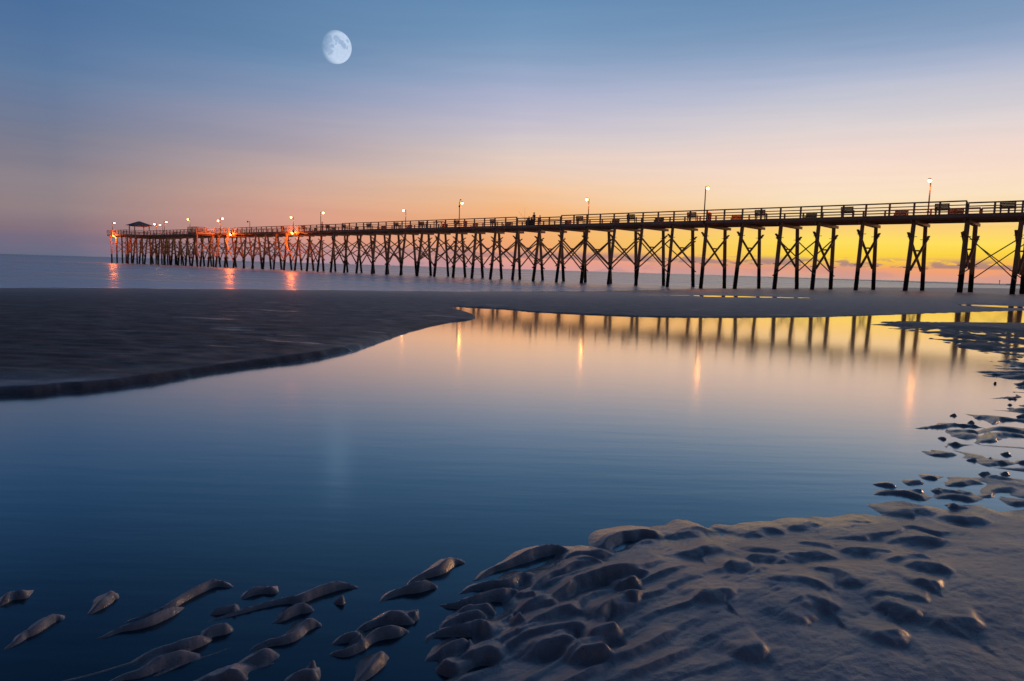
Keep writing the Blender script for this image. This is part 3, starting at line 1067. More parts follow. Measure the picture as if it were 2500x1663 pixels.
for k in range(len(bents) - 1):
    if not braced(k):
        continue
    for row, wo_ in ((0, -.25), (1, .25)):
        for flip in (0, 1):
            hi, lo = (LEGS[k][row], LEGS[k + 1][row]) if not flip else (LEGS[k + 1][row], LEGS[k][row])
            zt, zl = 5.05 + random.uniform(-.35, .25), 1.35 + random.uniform(-.3, .4)
            a = along(hi[1], hi[0], (zt - hi[1][2]) / (hi[0][2] - hi[1][2]))
            b_ = along(lo[1], lo[0], (zl - lo[1][2]) / (lo[0][2] - lo[1][2]))
            a, b_ = along(a, b_, -.06), along(b_, a, -.06)
            off = NX3 * (wo_ + (.08 if flip else 0) * (1 if row else -1))
            timber('long_brace', Vector(a) + off, Vector(b_) + off, .08, .22, NX3)
link('bolts', bolts.mesh('bolts', M_BOLT), root, RI)['kind'] = 'stuff'

# deck: stringers, edge boards, planks
S_STEP1, S_STEP2 = s_at(1263, 0), s_at(1370, 0)
SR = s_at(2363, 0)
for i in range(len(bents) - 1):
    a, b_ = bents[i], bents[i + 1]
    for w in (.3, PW / 2, PW - .3):
        timber('stringer', P(a, w, DECK - .26), P(b_ - .01, w, DECK - .26), .13, .36)
    for w in (-.03, PW + .03):
        timber('edge_board', P(a, w, DECK - .15), P(b_ - .01, w, DECK - .15), .05, .34, (0, 0, 1), M_RAIL)
timber('stringer', P(bents[-1], .3, DECK - .26), P(S_END, .3, DECK - .26), .13, .36)
timber('stringer', P(bents[-1], PW - .3, DECK - .26), P(S_END, PW - .3, DECK - .26), .13, .36)
planks = MB()
q = S_BEG
while q < S_END:
    planks.beam(P(q + .07, -.06, DECK - .03 + random.uniform(0, .012)), P(q + .07, PW + .06, DECK - .03), .05 * 2.75, .05)
    q += .145


def platform(s0, s1, w0, w1):
    q_ = s0
    while q_ < s1:
        planks.beam(P(q_ + .07, w0, DECK - .03), P(q_ + .07, w1, DECK - .03), .1375, .05)
        q_ += .145
    for w in (w0, w1):
        timber('edge_board', P(s0, w, DECK - .17), P(s1, w, DECK - .17), .06, .34)
    for q_ in (s0, s1):
        timber('edge_board', P(q_, w0, DECK - .17), P(q_, w1, DECK - .17), .06, .34)
    for q_ in np.arange(s0 + .4, s1, 3.9):
        for w in (w0 + .3, w1 - .3):
            pile(P(q_, w, -3.2), P(q_, w, DECK - .2), .4)
            LEGS_X.append((q_, w))
        timber('cap_beam', P(q_, w0, DECK - .5), P(q_, w1, DECK - .5), .25, .3)
        for zt, zl in ((5.4, 2.2), (2.2, 5.4)):
            timber('cross_brace', P(q_ + .22 * (1 if zt > zl else -1), w0 + .3, zt), P(q_ + .22 * (1 if zt > zl else -1), w1 - .3, zl), .075, .22, AX3)


LEGS_X = []
T0 = S_END - 14.0
platform(T0, S_END, -4.4, -.1)
platform(T0, S_END, PW + .1, PW + 4.4)
SB = s_at(480, -4.3)
platform(SB, SB + 4.2, -4.4, -.1)
link('deck_planks', planks.mesh('deck_planks', M_TIMBER), root, RI)['kind'] = 'stuff'


def rail_run(pts, h, start_post=True):
    """rail between map points (s, w): posts, a cap, three lower rails"""
    for (a, b_) in zip(pts[:-1], pts[1:]):
        L = math.hypot(b_[0] - a[0], b_[1] - a[1])
        n_ = max(1, round(L / 2.07))
        for i in range(n_ + 1):
            t_ = i / n_
            q_ = (a[0] + (b_[0] - a[0]) * t_, a[1] + (b_[1] - a[1]) * t_)
            if i < n_ or b_ is pts[-1]:
                timber('rail_post', P(q_[0], q_[1], DECK - .3), P(q_[0], q_[1], DECK + h - .06), .15, .16, AX3, M_RAIL)
        n2 = max(1, round(L / 4.14))
        for i in range(n2):
            t0_, t1_ = i / n2, (i + 1) / n2
            q0 = (a[0] + (b_[0] - a[0]) * t0_, a[1] + (b_[1] - a[1]) * t0_)
            q1 = (a[0] + (b_[0] - a[0]) * t1_, a[1] + (b_[1] - a[1]) * t1_)
            e = .004
            q1 = (q1[0] - (b_[0] - a[0]) / L * e, q1[1] - (b_[1] - a[1]) / L * e)
            timber('handrail', P(*q0, DECK + h), P(*q1, DECK + h), .26, .11, (0, 0, 1), M_RAIL)
            for f_, th_ in ((.70, .06), (.45, .045), (.22, .045)):
                timber('lower_rail', P(q0[0], q0[1] + .09, DECK + h * f_), P(q1[0], q1[1] + .09, DECK + h * f_), .04, th_ * 1.5, (0, 0, 1), M_RAIL)


W0, W1 = 0.0, PW
rail_run([(S_BEG, W0), (SR, W0)], 0.98)
rail_run([(SR + .12, W0), (S_STEP2, W0)], 1.16)
rail_run([(S_STEP2 + .12, W0), (S_STEP1, W0)], 0.98)
S_ST3 = s_at(836, 0)
rail_run([(S_STEP1 + .12, W0), (S_ST3, W0)], 1.16)
rail_run([(S_ST3 + .12, W0), (SB - .05, W0)], 1.05)
rail_run([(SB, -.15), (SB, -4.4), (SB + 4.2, -4.4), (SB + 4.2, -.15)], 1.15)
rail_run([(SB + 4.3, W0), (T0 - .1, W0)], 1.05)
rail_run([(T0, -.15), (T0, -4.4), (S_END, -4.4), (S_END, PW + 4.4), (T0, PW + 4.4), (T0, PW + .15)], 1.1)
rail_run([(S_BEG, W1), (s_at(2396, W1), W1)], 0.98)
rail_run([(s_at(2396, W1) + .12, W1), (T0 - .1, W1)], 1.02)

# ------------------------------------------------------------------ benches along both rails
AXANG = math.atan2(AX[1], AX[0])


def make_bench():
    r0 = empty('bench', (0, 0, 0))
    for i in range(5):
        z0 = .38 + i * .132
        y0 = -.02 - .02 * i
        link('back_slat', MB().box((-.6, y0 - .015, z0), (.6, y0 + .015, z0 + .124)).mesh('back_slat', M_BENCH), r0)
    for i in range(3):
        link('seat_slat', MB().box((-.6, .06 + i * .15, .42), (.6, .19 + i * .15, .455)).mesh('seat_slat', M_BENCH), r0)
    for sx_ in (-.52, .52):
        for y0 in (.05, .44):
            link('leg', MB().box((sx_ - .045, y0 - .045, 0), (sx_ + .045, y0 + .045, .42 if y0 < .3 else .66)).mesh('leg', M_BENCH), r0)
        link('back_post', MB().beam((sx_, .01, .38), (sx_, -.1, 1.03), .05, .06).mesh('back_post', M_BENCH), r0)
        link('armrest', MB().box((sx_ - .05, .0, .66), (sx_ + .05, .52, .695)).mesh('armrest', M_BENCH), r0)
    return r0


def joined(o, name):
    v, f = [], []
    for ch in o.children:
        b_ = len(v)
        v += [tuple(ch.matrix_basis @ x.co) for x in ch.data.vertices]
        f += [tuple(b_ + i for i in p.vertices) for p in ch.data.polygons]
    me = bpy.data.meshes.new(name)
    me.from_pydata(v, [], f)
    me.materials.append(M_BENCH)
    return me


ORD = ['first', 'second', 'third', 'fourth', 'fifth', 'sixth', 'seventh', 'eighth', 'ninth', 'tenth', 'eleventh', 'twelfth', 'thirteenth',
       'fourteenth', 'fifteenth', 'sixteenth', 'seventeenth', 'eighteenth', 'nineteenth', 'twentieth', 'twenty-first', 'twenty-second',
       'twenty-third', 'twenty-fourth', 'twenty-fifth', 'twenty-sixth', 'twenty-seventh', 'twenty-eighth']
bench0 = make_bench()
bench_far_me = joined(bench0, 'bench')
first = True
near_x = [2461, 2300, 2069, 1856, 1689, 1541, 1416, 1204, 1115, 1030, 968, 900, 840, 800, 740, 690]
far_x = [2336, 2200, 1981, 1799, 1610, 1503, 1386, 1240, 1160, 1085, 1000, 935, 870, 815, 770]
S_LAST = s_at(640, 0)
for side, xs, w, word in ((0, near_x, .42, 'near'), (1, far_x, PW - .42, 'far')):
    for i, px in enumerate(xs):
        s_ = s_at(px, w, DECK + .6)
        loc = P(s_, w, DECK)
        rz = AXANG + (math.pi if side == 0 else 0)
        # the seat looks in over the deck, its back to the rail
        if px > 1000:
            o = bench0 if first else copy_tree(bench0)
            first = False
        else:
            o = link('bench', bench_far_me)
        o.location = loc
        o.rotation_euler = (0, 0, rz if side else rz)
        if side == 0:
            o.rotation_euler = (0, 0, math.atan2(-AX[1], -AX[0]))
            # local +Y must point to the deck centre
        fwd = Vector((-math.sin(o.rotation_euler[2]), math.cos(o.rotation_euler[2]), 0))
        want = NX3 if side == 0 else -NX3
        if fwd.dot(want) < 0:
            o.rotation_euler = (0, 0, o.rotation_euler[2] + math.pi)
        o.location.z = DECK + .005
        tag(o, 'high backed slatted bench on the %s rail, %s counting from the shore end' % (word, ORD[i]), 'bench', 'slatted benches along the pier rails')

# ------------------------------------------------------------------ lamp posts
LIT_ME = MB().rings([(.03, -.19), (.10, -.16), (.15, -.06), (.15, .02), (.10, .07)], 14).mesh('lamp_lens', M_LAMP, True)
DARK_ME = LIT_ME.copy()
DARK_ME.materials.clear()
DARK_ME.materials.append(M_DARKLENS)
HEAD_ME = MB().rings([(.17, .07), (.19, .10), (.15, .17), (.06, .21)], 14).mesh('lamp_hood', M_METAL, True)


def bulb(watts):
    ld = bpy.data.lights.new('lamp_bulb', 'SPOT')
    ld.energy = watts
    ld.color = (1.0, 0.19, 0.022)
    ld.shadow_soft_size = .12
    ld.spot_size = R(150)
    ld.spot_blend = .35
    return ld


def lamp_post(px, side, top_y, label, arms=(1,), lit=True, extra=False, watts=900.0):
    """side 0 near rail, 1 far rail; arm reaches in over the deck"""
    w = -.12 if side == 0 else PW + .12
    s_ = s_at(px, w, DECK + 1.0)
    b_ = P(s_, w, DECK - .35)
    # height that brings the head to its place
    hh = 2.0
    while hh < 6 and proj(P(s_, w, DECK + hh))[1] > top_y:
        hh += .05
    r0 = empty('lamp_post', b_)
    tag(r0, label, 'lamp post', 'lamp posts along the pier')
    H_ = hh + .35
    link('pole', MB().tube((0, 0, 0), (0, 0, H_), .075, .055, 10).mesh('pole', M_METAL), r0)
    link('bracket', MB().box((-.1, -.1, .2), (.1, .1, .32)).box((-.1, -.1, 1.1), (.1, .1, 1.2)).mesh('bracket', M_METAL), r0)
    for a_ in arms:
        v_ = NX3 * (a_ if side == 0 else -a_)
        lo_ = 0.0 if a_ > 0 else -.55
        p1 = Vector((0, 0, H_ - .06 + lo_))
        tip = p1 + v_ * .42 + Vector((0, 0, .03))
        link('arm', MB().tube(p1, tip, .035, .035, 8).mesh('arm', M_METAL), r0)
        hd = Matrix.Translation(tip + v_ * .1 + Vector((0, 0, -.07)))
        link('lamp_hood', HEAD_ME, r0, hd)
        link('lamp_lens', LIT_ME if lit else DARK_ME, r0, hd)
        if lit:
            bl = bpy.data.objects.new('lamp_bulb', bulb(watts))
            COL.objects.link(bl)
            bl.parent = r0
            bl.location = tip + v_ * .1 + Vector((0, 0, -.47))
    if extra:
        link('speaker_horn', MB().tube((0, 0, H_), (.05, 0, H_ + .3), .02, .02, 6).tube((.02, 0, H_ + .3), (.25, 0, H_ + .36), .05, .12, 10).mesh('speaker_horn', M_METAL), r0)
        link('junction_box', MB().box((-.14, -.1, H_ - .75), (.14, .1, H_ - .55)).mesh('junction_box', M_METAL), r0)
    return r0


lamp_post(2266, 1, 440, 'lit lamp post nearest the shore, its warm lamp reaching left from the far rail')
lamp_post(1720, 0, 456, 'lit lamp post on the near rail with tall bare pole, right of the standing people')
lamp_post(1436, 1, 486, 'lit lamp post behind the far rail, first right of the group of people')
lamp_post(1121, 0, 494, 'lit lamp post on the near rail with a small horn on top of its pole', extra=True)
lamp_post(990, 1, 513, 'lit lamp post behind the far rail, next left of the pole with the horn')
lamp_post(783, 0, 518, 'lit lamp post on the near rail beside a person in rust clothing')
lamp_post(716, 1, 530, 'lit lamp post above the floodlight with orange lit piles under it')
lamp_post(610, 1, 541, 'unlit lamp post with a short bare arm', lit=False)
lamp_post(538, 0, 532, 'lit double armed lamp post near the corner platform', arms=(1, -1))
lamp_post(464, 1, 535, 'lit lamp post directly above the corner platform of the pier')
lamp_post(401, 0, 541, 'tallest lit lamp post of the three right of the pavilion')
lamp_post(396, 1, 549, 'lowest lit lamp post, close behind the tall one right of the pavilion')
lamp_post(382, 1, 547, 'lit lamp post just right of the pavilion roof, its lamp facing left')
lamp_post(275, 0, 543, 'lit lamp post at the seaward end of the pier')


# floodlights slung under the deck edge
def floodlight(px, label, w=-.3):
    s_ = s_at(px, w, DECK - .5)
    b_ = Vector(P(s_, w, DECK - .42))
    r0 = empty('floodlight', b_)
    tag(r0, label, 'floodlight', 'floodlights under the pier edge')
    d = (-NX3 * .8 + Vector((0, 0, -.75))).normalized()
    link('housing', MB().tube(-d * .22, d * .02, .12, .24, 14).mesh('housing', M_METAL), r0)
    link('lens', MB().tube(d * .021, d * .05, .22, .2, 16).mesh('lens', M_FLOOD), r0)
    link('bracket', MB().beam((0, 0, .3), -d * .1, .06, .06, (1, 0, 0)).mesh('bracket', M_METAL), r0)
    ld = bpy.data.lights.new('flood_bulb', 'POINT')
    ld.energy = 1300
    ld.color = (1.0, 0.17, 0.018)
    ld.shadow_soft_size = .22
    lo_ = bpy.data.objects.new('flood_bulb', ld)
    COL.objects.link(lo_)
    lo_.parent = r0
    lo_.location = d * .35
    return r0


floodlight(713, 'orange floodlight under the deck edge, nearest the shore of the three', -.35)
floodlight(562, 'orange floodlight under the deck beside the corner platform', -.35)
floodlight(277, 'orange floodlight at the seaward end of the pier', -4.75)

# ------------------------------------------------------------------ pavilion on the pier head
gs, gw = s_at(340, 1.6, DECK + 2), 1.6
pav = empty('pavilion', P(gs, gw, DECK))
pav.rotation_euler = (0, 0, AXANG)
tag(pav, 'small open pavilion with a shingled hip roof on the pier head', 'pavilion')
for sx_ in (-1.9, 1.9):
    for sy_ in (-1.9, 1.9):
        link('post', MB().box((sx_ - .1, sy_ - .1, 0), (sx_ + .1, sy_ + .1, 2.5)).mesh('post', M_RAIL), pav)
for sy_ in (-1.9, 1.9):
    link('roof_beam', MB().box((-2.0, sy_ - .06, 2.5), (2.0, sy_ + .06, 2.75)).mesh('roof_beam', M_RAIL), pav)
    link('roof_beam', MB().box((sy_ - .06, -1.83, 2.5), (sy_ + .06, 1.83, 2.75)).mesh('roof_beam', M_RAIL), pav)
rf = MB()
for t_ in range(7):                                   # courses of shingles stepping up to the ridge
    a_ = 2.75 * (1 - t_ / 7.4)
    b_ = 2.75 * (1 - (t_ + 1.08) / 7.4)
    z0, z1 = 2.74 + t_ * .17, 2.74 + (t_ + 1.0) * .17
    k0 = len(rf.v)
    rf.v += [(-a_, -a_, z0), (a_, -a_, z0), (a_, a_, z0), (-a_, a_, z0), (-b_, -b_, z1), (b_, -b_, z1), (b_, b_, z1), (-b_, b_, z1)]
    rf.f += [tuple(k0 + i for i in q_) for q_ in ((0, 1, 5, 4), (1, 2, 6, 5), (2, 3, 7, 6), (3, 0, 4, 7), (3, 2, 1, 0), (4, 5, 6, 7))]
link('roof', rf.mesh('roof', M_SHINGLE), pav)

# ------------------------------------------------------------------ things on the deck


def bin_at(px, w, label):
    s_ = s_at(px, w, DECK + .5)
    r0 = empty('trash_bin', P(s_, w, DECK + .005), AXANG)
    tag(r0, label, 'trash bin')
    for k in range(8):
        a_ = k * math.pi / 4
        link('slat', MB().beam((.26 * math.cos(a_), .26 * math.sin(a_), .05), (.29 * math.cos(a_), .29 * math.sin(a_), .85), .17, .03,
                               (math.cos(a_), math.sin(a_), 0)).mesh('slat', M_BIN), r0)
    link('liner', MB().rings([(.22, .04), (.25, .8)], 14).mesh('liner', M_METAL), r0)
    link('lid', MB().rings([(.32, .86), (.33, .9), (.2, 1.0), (.05, 1.04)], 14).mesh('lid', M_BIN), r0)
    return r0


bin_at(1731, 1.0, 'dark red slatted bin just right of the tall lamp post on the near rail')
bin_at(1136, 1.0, 'dark red slatted bin right of the pole with the horn')


def table_at(px, w, label):
    s_ = s_at(px, w, DECK + .8)
    r0 = empty('cleaning_table', P(s_, w, DECK + .005), AXANG)
    tag(r0, label, 'table')
    for i in range(4):
        link('top_plank', MB().box((-1.1, -.38 + i * .19, .92), (1.1, -.2 + i * .19, .97)).mesh('top_plank', M_RAIL), r0)
    for sx_ in (-.9, .9):
        for sy_ in (-.28, .28):
            link('leg', MB().box((sx_ - .05, sy_ - .05, 0), (sx_ + .05, sy_ + .05, .915)).mesh('leg', M_RAIL), r0)
        link('brace', MB().beam((sx_, 0, .25), (sx_ * .35, 0, .9), .05, .08, (0, 1, 0)).mesh('brace', M_RAIL), r0)
    return r0


table_at(1072, .62, 'wooden fish cleaning table with slanted braces left of the pole with the horn')


# people on the pier
def skin_body(name, joints, edges, radii, mat, parent, sub=1):
    me = bpy.data.meshes.new(name)
    me.from_pydata(joints, edges, [])
    o = bpy.data.objects.new(name, me)
    COL.objects.link(o)
    o.modifiers.new('skin', 'SKIN')
    for i, r_ in enumerate(radii):
        v_ = me.skin_vertices[0].data[i]
        v_.radius = (r_, r_) if not isinstance(r_, tuple) else r_
        v_.use_root = (i == 0)
    o.modifiers.new('sub', 'SUBSURF').levels = sub
    o.modifiers['sub'].render_levels = sub
    dg = bpy.context.evaluated_depsgraph_get()
    bpy.context.view_layer.update()
    ev = o.evaluated_get(dg)
    mesh = bpy.data.meshes.new_from_object(ev)
    bpy.data.objects.remove(o)
    mesh.name = name
    mesh.materials.clear()
    mesh.materials.append(mat)
    mesh.polygons.foreach_set('use_smooth', [True] * len(mesh.polygons))
    return link(name, mesh, parent)


def person(loc, rz, label, hgt=1.75, pose='lean', shirt=M_DARKCLOTH, trousers=M_GREYCLOTH):
    r0 = empty('person', loc, rz)
    r0.scale = (hgt / 1.75,) * 3
    tag(r0, label, 'person', 'people on the pier')
    dz = 0.0
    if pose == 'sit':
        hip, knee, ank = (0, 0, .52), [(s_ * .11, .42, .5) for s_ in (-1, 1)], [(s_ * .11, .44, .09) for s_ in (-1, 1)]
        ch = (0, -.04, .95)
    else:
        hip, knee, ank = (0, 0, .92), [(s_ * .11, .02, .5) for s_ in (-1, 1)], [(s_ * .12, -.01, .09) for s_ in (-1, 1)]
        ch = (0, .03, 1.36)
    hz = ch[2]
    sh = [(s_ * .18, ch[1], hz + .06) for s_ in (-1, 1)]
    if pose == 'lean':
        elb = [(s_ * .27, ch[1] + .12, hz - .2) for s_ in (-1, 1)]
        hnd = [(s_ * .18, ch[1] + .38, hz - .24) for s_ in (-1, 1)]
    else:
        elb = [(s_ * .25, ch[1] + .06, hz - .2) for s_ in (-1, 1)]
        hnd = [(s_ * .17, ch[1] + .28, hz - .34) for s_ in (-1, 1)]
    neck, hd0, hd1 = (0, ch[1] + .01, hz + .14), (0, ch[1] + .03, hz + .24), (0, ch[1] + .035, hz + .36)
    toe = [(a_[0], a_[1] + .16, .04) for a_ in ank]
    J = [hip, ((0, (hip[1] + ch[1]) / 2, (hip[2] + hz) / 2)), ch, neck, hd0, hd1]
    E = [(0, 1), (1, 2), (2, 3), (3, 4), (4, 5)]
    RD_ = [(.15, .11), (.13, .1), (.16, .11), .06, (.085, .1), (.075, .09)]
    for i in (0, 1):
        b_ = len(J)
        J += [sh[i], elb[i], hnd[i]]
        E += [(2, b_), (b_, b_ + 1), (b_ + 1, b_ + 2)]
        RD_ += [.062, .045, .034]
        b_ = len(J)
        J += [(knee[i][0] * .9, hip[1] + .01, hip[2] - .06), knee[i], ank[i], toe[i]]
        E += [(0, b_), (b_, b_ + 1), (b_ + 1, b_ + 2), (b_ + 2, b_ + 3)]
        RD_ += [.088, .062, .042, .034]
    skin_body('body', J, E, RD_, M_SKIN, r0)
    skin_body('shirt', [hip, J[1], ch, sh[0], along(sh[0], elb[0], .7), sh[1], along(sh[1], elb[1], .7)],
              [(0, 1), (1, 2), (2, 3), (3, 4), (2, 5), (5, 6)], [(.165, .125), (.15, .12), (.175, .125), .08, .06, .08, .06], shirt, r0)
    skin_body('trousers', [hip] + [q_ for i in (0, 1) for q_ in ((knee[i][0] * .9, hip[1] + .01, hip[2] - .06), knee[i], along(knee[i], ank[i], .85))],
              [(0, 1), (1, 2), (2, 3), (0, 4), (4, 5), (5, 6)], [(.16, .125), .1, .075, .06, .1, .075, .06], trousers, r0)
    hb = MB().rings([(.098, -.02), (.112, .05), (.098, .11), (.05, .15), (.01, .155)], 12)
    ho = link('hair', hb.mesh('hair', M_HAIR, True), r0, Matrix.Translation((0, hd1[1] - .015, hd1[2] - .06)))
    face = MB()
    face.tube((0, hd1[1] + .08, hd1[2] - .055), (0, hd1[1] + .118, hd1[2] - .075), .016, .012, 6)
    link('nose', face.mesh('nose', M_SKIN), r0)
    ey = MB()
    for s_ in (-1, 1):
        ey.tube((s_ * .034, hd1[1] + .07, hd1[2] - .03), (s_ * .034, hd1[1] + .094, hd1[2] - .03), .012, .009, 6)
    ey.box((-.028, hd1[1] + .075, hd1[2] - .118), (.028, hd1[1] + .092, hd1[2] - .108))
    link('eyes_and_mouth', ey.mesh('eyes_and_mouth', M_HAIR), r0)
    hd_ = MB()
    for i in (0, 1):
        p_ = Vector(hnd[i])
        for f_ in range(4):
            hd_.tube(p_ + Vector((-.027 + f_ * .018, .02, 0)), p_ + Vector((-.027 + f_ * .018, .085 - abs(f_ - 1.5) * .01, -.03)), .011, .008, 6)
        hd_.tube(p_ + Vector(((-1 if i else 1) * .025, .0, 0)), p_ + Vector(((-1 if i else 1) * .055, .045, -.01)), .012, .009, 6)
    link('fingers', hd_.mesh('fingers', M_SKIN), r0)
    return r0


FACE_CAM = math.atan2(-NX[1], -NX[0]) - math.pi / 2          # local +Y turned to the near rail
FACE_SEA = FACE_CAM + math.pi


def on_deck(px, w, zz=1.0):
    return P(s_at(px, w, DECK + zz), w, DECK)


person(on_deck(1304.5, 1.2), FACE_CAM, 'tall standing person in dark clothes among the group on the pier', 1.8, 'stand', M_GREYCLOTH, M_DARKCLOTH)
person(on_deck(1319, 1.0), FACE_CAM, 'person in a rust shirt right of the tall standing one', 1.36, 'stand', M_REDCLOTH, M_REDCLOTH)
person(on_deck(1292, 1.0), FACE_CAM, 'small person left of the tall standing one, beside the dark cart', 1.28, 'lean', M_DARKCLOTH, M_DARKCLOTH)
person(on_deck(1297.5, 2.4), FACE_SEA, 'small person half hidden close behind the tall standing one', 1.32, 'stand', M_DARKCLOTH, M_DARKCLOTH)
person(on_deck(786, 1.5), FACE_SEA, 'lone person in rust clothing right beside a lamp post', 1.72, 'stand', M_REDCLOTH, M_REDCLOTH)
person(on_deck(1042.5, 2.2), FACE_CAM, 'lone person behind the near rail left of the pole with the horn', 1.35, 'stand', M_DARKCLOTH, M_DARKCLOTH)

# cart at their feet
ct = empty('fishing_cart', on_deck(1294, .55, .4), AXANG)
tag(ct, 'low dark cart with round wheels behind the near rail by the people', 'cart')
link('tray', MB().box((-.5, -.25, .42), (.5, .25, .5)).box((-.5, -.25, .5), (.5, -.22, .75)).box((-.5, .22, .5), (.5, .25, .75)).mesh('tray', M_DARKCLOTH), ct)
link('handle', MB().tube((.5, -.2, .5), (.85, -.2, .95), .02, .02, 6).tube((.5, .2, .5), (.85, .2, .95), .02, .02, 6).tube((.85, -.2, .95), (.85, .2, .95), .02, .02, 6).mesh('handle', M_METAL), ct)
for sx_ in (-.38, .38):
    for sy_ in (-.32, .28):
        link('wheel', MB().tube((sx_, sy_, .26), (sx_, sy_ + .05, .26), .25, .25, 16).mesh('wheel', M_DARKCLOTH), ct)

# fishing rods leaning on the rail
for px, lean, lab in ((1281, (-.05, .1), 'upright thin fishing rod at the rail left of the group'), (1287, (1.6, .2), 'slanting thin fishing rod at the rail left of the group')):
    b_ = Vector(on_deck(px, .25, .8))
    rod = empty('fishing_rod', b_)
    tag(rod, lab, 'fishing rod', 'fishing rods by the people')
    tip = AX3 * lean[0] + Vector((0, 0, 2.6 if lean[0] < 1 else 2.0)) - NX3 * .1
    link('blank', MB().tube((0, 0, .45), tip, .014, .005, 6).mesh('blank', M_DARKCLOTH), rod)
    link('grip', MB().tube((0, 0, .05), (0, 0, .449), .022, .02, 8).mesh('grip', M_BOLT), rod)
    link('reel', MB().tube((.03, -.04, .5), (.03, .04, .5), .05, .05, 10).mesh('reel', M_METAL), rod)

# ------------------------------------------------------------------ far things on the horizon at the right
def far_pt(px, dist):
    x_ = (px - 1250) / FPX
    d = cF + cR * x_ - cU * (694 - 831.5) / FPX
    d = d / math.hypot(d[0], d[1])
    return Vector((d[0] * dist, d[1] * dist, -.7))


bpt = far_pt(2440, 1500)
mk = empty('channel_marker', bpt)
tag(mk, 'tiny channel marker standing in the sea on the horizon at the right', 'marker')
link('pile', MB().tube((0, 0, -2), (0, 0, 5.2), .5, .4, 10).mesh('pile', M_ROCK), mk)
link('daymark', MB().box((-.9, -.15, 5.2), (.9, .15, 7.2)).mesh('daymark', M_ROCK), mk)
jb = MB()
a_, b_ = far_pt(2459, 1500), far_pt(2540, 1420)
ax_ = (b_ - a_)
for i in range(46):
    q_ = a_ + ax_ * (i / 45) + Vector((0, random.uniform(-2, 2), 0))
    r_ = random.uniform(1.6, 2.6)
    k0 = len(jb.v)
    for t_ in range(3):
        rr_ = r_ * (1.0, .85, .35)[t_]
        for n_ in range(7):
            an = n_ * 2 * math.pi / 7 + random.uniform(-.2, .2)
            jb.v.append((q_.x + math.cos(an) * rr_ * 1.3, q_.y + math.sin(an) * rr_, q_.z - .4 + t_ * .85 + random.uniform(-.15, .15)))
    for t_ in range(2):
        for n_ in range(7):
            jb.f.append((k0 + t_ * 7 + n_, k0 + t_ * 7 + (n_ + 1) % 7, k0 + (t_ + 1) * 7 + (n_ + 1) % 7, k0 + (t_ + 1) * 7 + n_))
    jb.f.append(tuple(k0 + 14 + n_ for n_ in range(7)))
jt = link('jetty', jb.mesh('jetty', M_ROCK))
tag(jt, 'low dark rock jetty on the horizon at the far right', 'jetty')

# ------------------------------------------------------------------ moon
mx_, my_ = 819, 115
dm = cF + cR * (mx_ - 1250) / FPX - cU * (my_ - 831.5) / FPX
dm = dm / np.linalg.norm(dm)
MD = 40000.0
bm = bmesh.new()
bmesh.ops.create_uvsphere(bm, u_segments=48, v_segments=24, radius=1.0)
me = bpy.data.meshes.new('moon')
bm.to_mesh(me)
bm.free()
me.polygons.foreach_set('use_smooth', [True] * len(me.polygons))
mt, G, out = new_mat('moon_glow')
tcn = G.n('ShaderNodeTexCoord')
ob = tcn.outputs['Object']
so = G.n('ShaderNodeSeparateXYZ')
G.l(ob, so.inputs[0])
mpo = G.n('ShaderNodeMapping')
mpo.inputs['Location'].default_value = (3.3, 0.4, 1.9)
G.l(ob, mpo.inputs[0])
obo = mpo.outputs[0]
wv = G.n('ShaderNodeVectorMath', operation='MULTIPLY_ADD')
nzc = G.n('ShaderNodeTexNoise')
G.l(ob, nzc.inputs['Vector'])
nzc.inputs['Scale'].default_value = 3.0
nzc.inputs['Detail'].default_value = 5
G.l(nzc.outputs['Color'], wv.inputs[0])
wv.inputs[1].default_value = (.42, .42, .42)
G.l(ob, wv.inputs[2])
dark = None
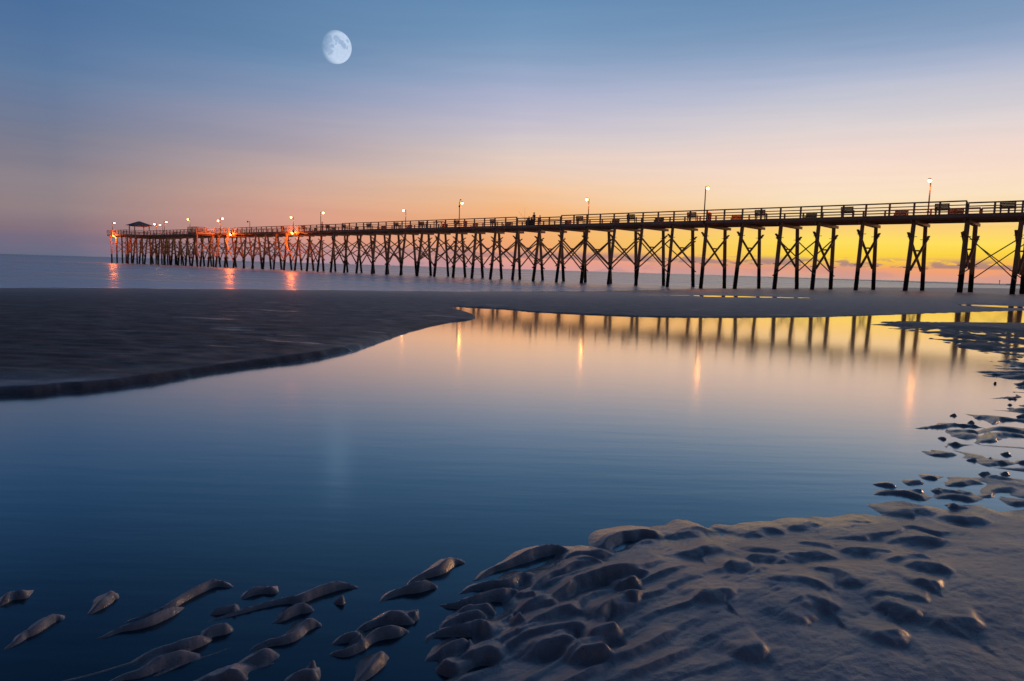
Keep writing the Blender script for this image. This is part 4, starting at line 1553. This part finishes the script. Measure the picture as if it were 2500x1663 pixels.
for cx_, cz_, r_ in ((.12, .48, .20), (.36, .28, .20), (.48, .08, .17), (-.38, .42, .30), (-.52, .05, .30), (-.2, .08, .16), (-.35, -.28, .20), (.76, .36, .09), (.70, -.02, .12), (.02, .22, .10)):
    cy_ = math.sqrt(max(0, 1 - cx_ * cx_ - cz_ * cz_))
    dn = G.n('ShaderNodeVectorMath', operation='DISTANCE')
    G.l(wv.outputs[0], dn.inputs[0])
    dn.inputs[1].default_value = (cx_ + .21, cy_ + .21, cz_ + .21)
    q_ = G.mapr(dn.outputs['Value'], r_ * .65, r_ * 1.3, 1.0, 0.0, smooth=True)
    dark = q_ if dark is None else G.math('MAXIMUM', dark, q_)
maria = G.mix(dark, (0.74, 0.76, 0.78), (0.30, 0.33, 0.39))
cr = G.noise(ob, 5.0, 5, 0.65)
maria = G.mix(G.mapr(cr, 0.35, 0.75), G.mix(0.25, maria, (0.2, 0.22, 0.26)), G.mix(0.2, maria, (0.95, 0.95, 0.95)))
# sunlit side: local x faces the picture's right, local z up, local y towards the viewer
nl = G.math('ADD', G.math('MULTIPLY', so.outputs[0], 0.62), G.math('ADD', G.math('MULTIPLY', so.outputs[1], 0.76), G.math('MULTIPLY', so.outputs[2], -0.12)))
litf = G.mapr(nl, -0.2, 0.6, 0.0, 1.0, smooth=True)
em = G.n('ShaderNodeEmission')
G.l(maria, em.inputs[0])
ge = G.n('ShaderNodeNewGeometry')
front = G.math('SUBTRACT', 1.0, ge.outputs['Backfacing'])
G.l(G.math('MULTIPLY', G.math('MULTIPLY', litf, 0.54), front), em.inputs[1])
trp = G.n('ShaderNodeBsdfTransparent')
ad = G.n('ShaderNodeAddShader')
G.l(em.outputs[0], ad.inputs[0])
G.l(trp.outputs[0], ad.inputs[1])
G.l(ad.outputs[0], out.inputs[0])
me.materials.append(mt)
moon = link('moon', me)
zc_ = Vector(-dm)                            # towards the viewer
xc_ = Vector(cR) - zc_ * Vector(cR).dot(zc_)
xc_.normalize()
uc_ = xc_.cross(zc_) * -1
Mm = Matrix.Identity(4)
rm = MD * 38.5 / math.hypot(FPX, math.hypot(mx_ - 1250, my_ - 831.5)) * 1.0
zz_ = zc_.cross(xc_)
for i in range(3):
    Mm[i][0], Mm[i][1], Mm[i][2], Mm[i][3] = xc_[i] * rm, zc_[i] * rm, -zc_.cross(xc_)[i] * rm * -1, dm[i] * MD
Mm[2][3] += EYE
moon.matrix_world = Mm
tag(moon, 'pale gibbous moon high in the blue sky', 'moon')
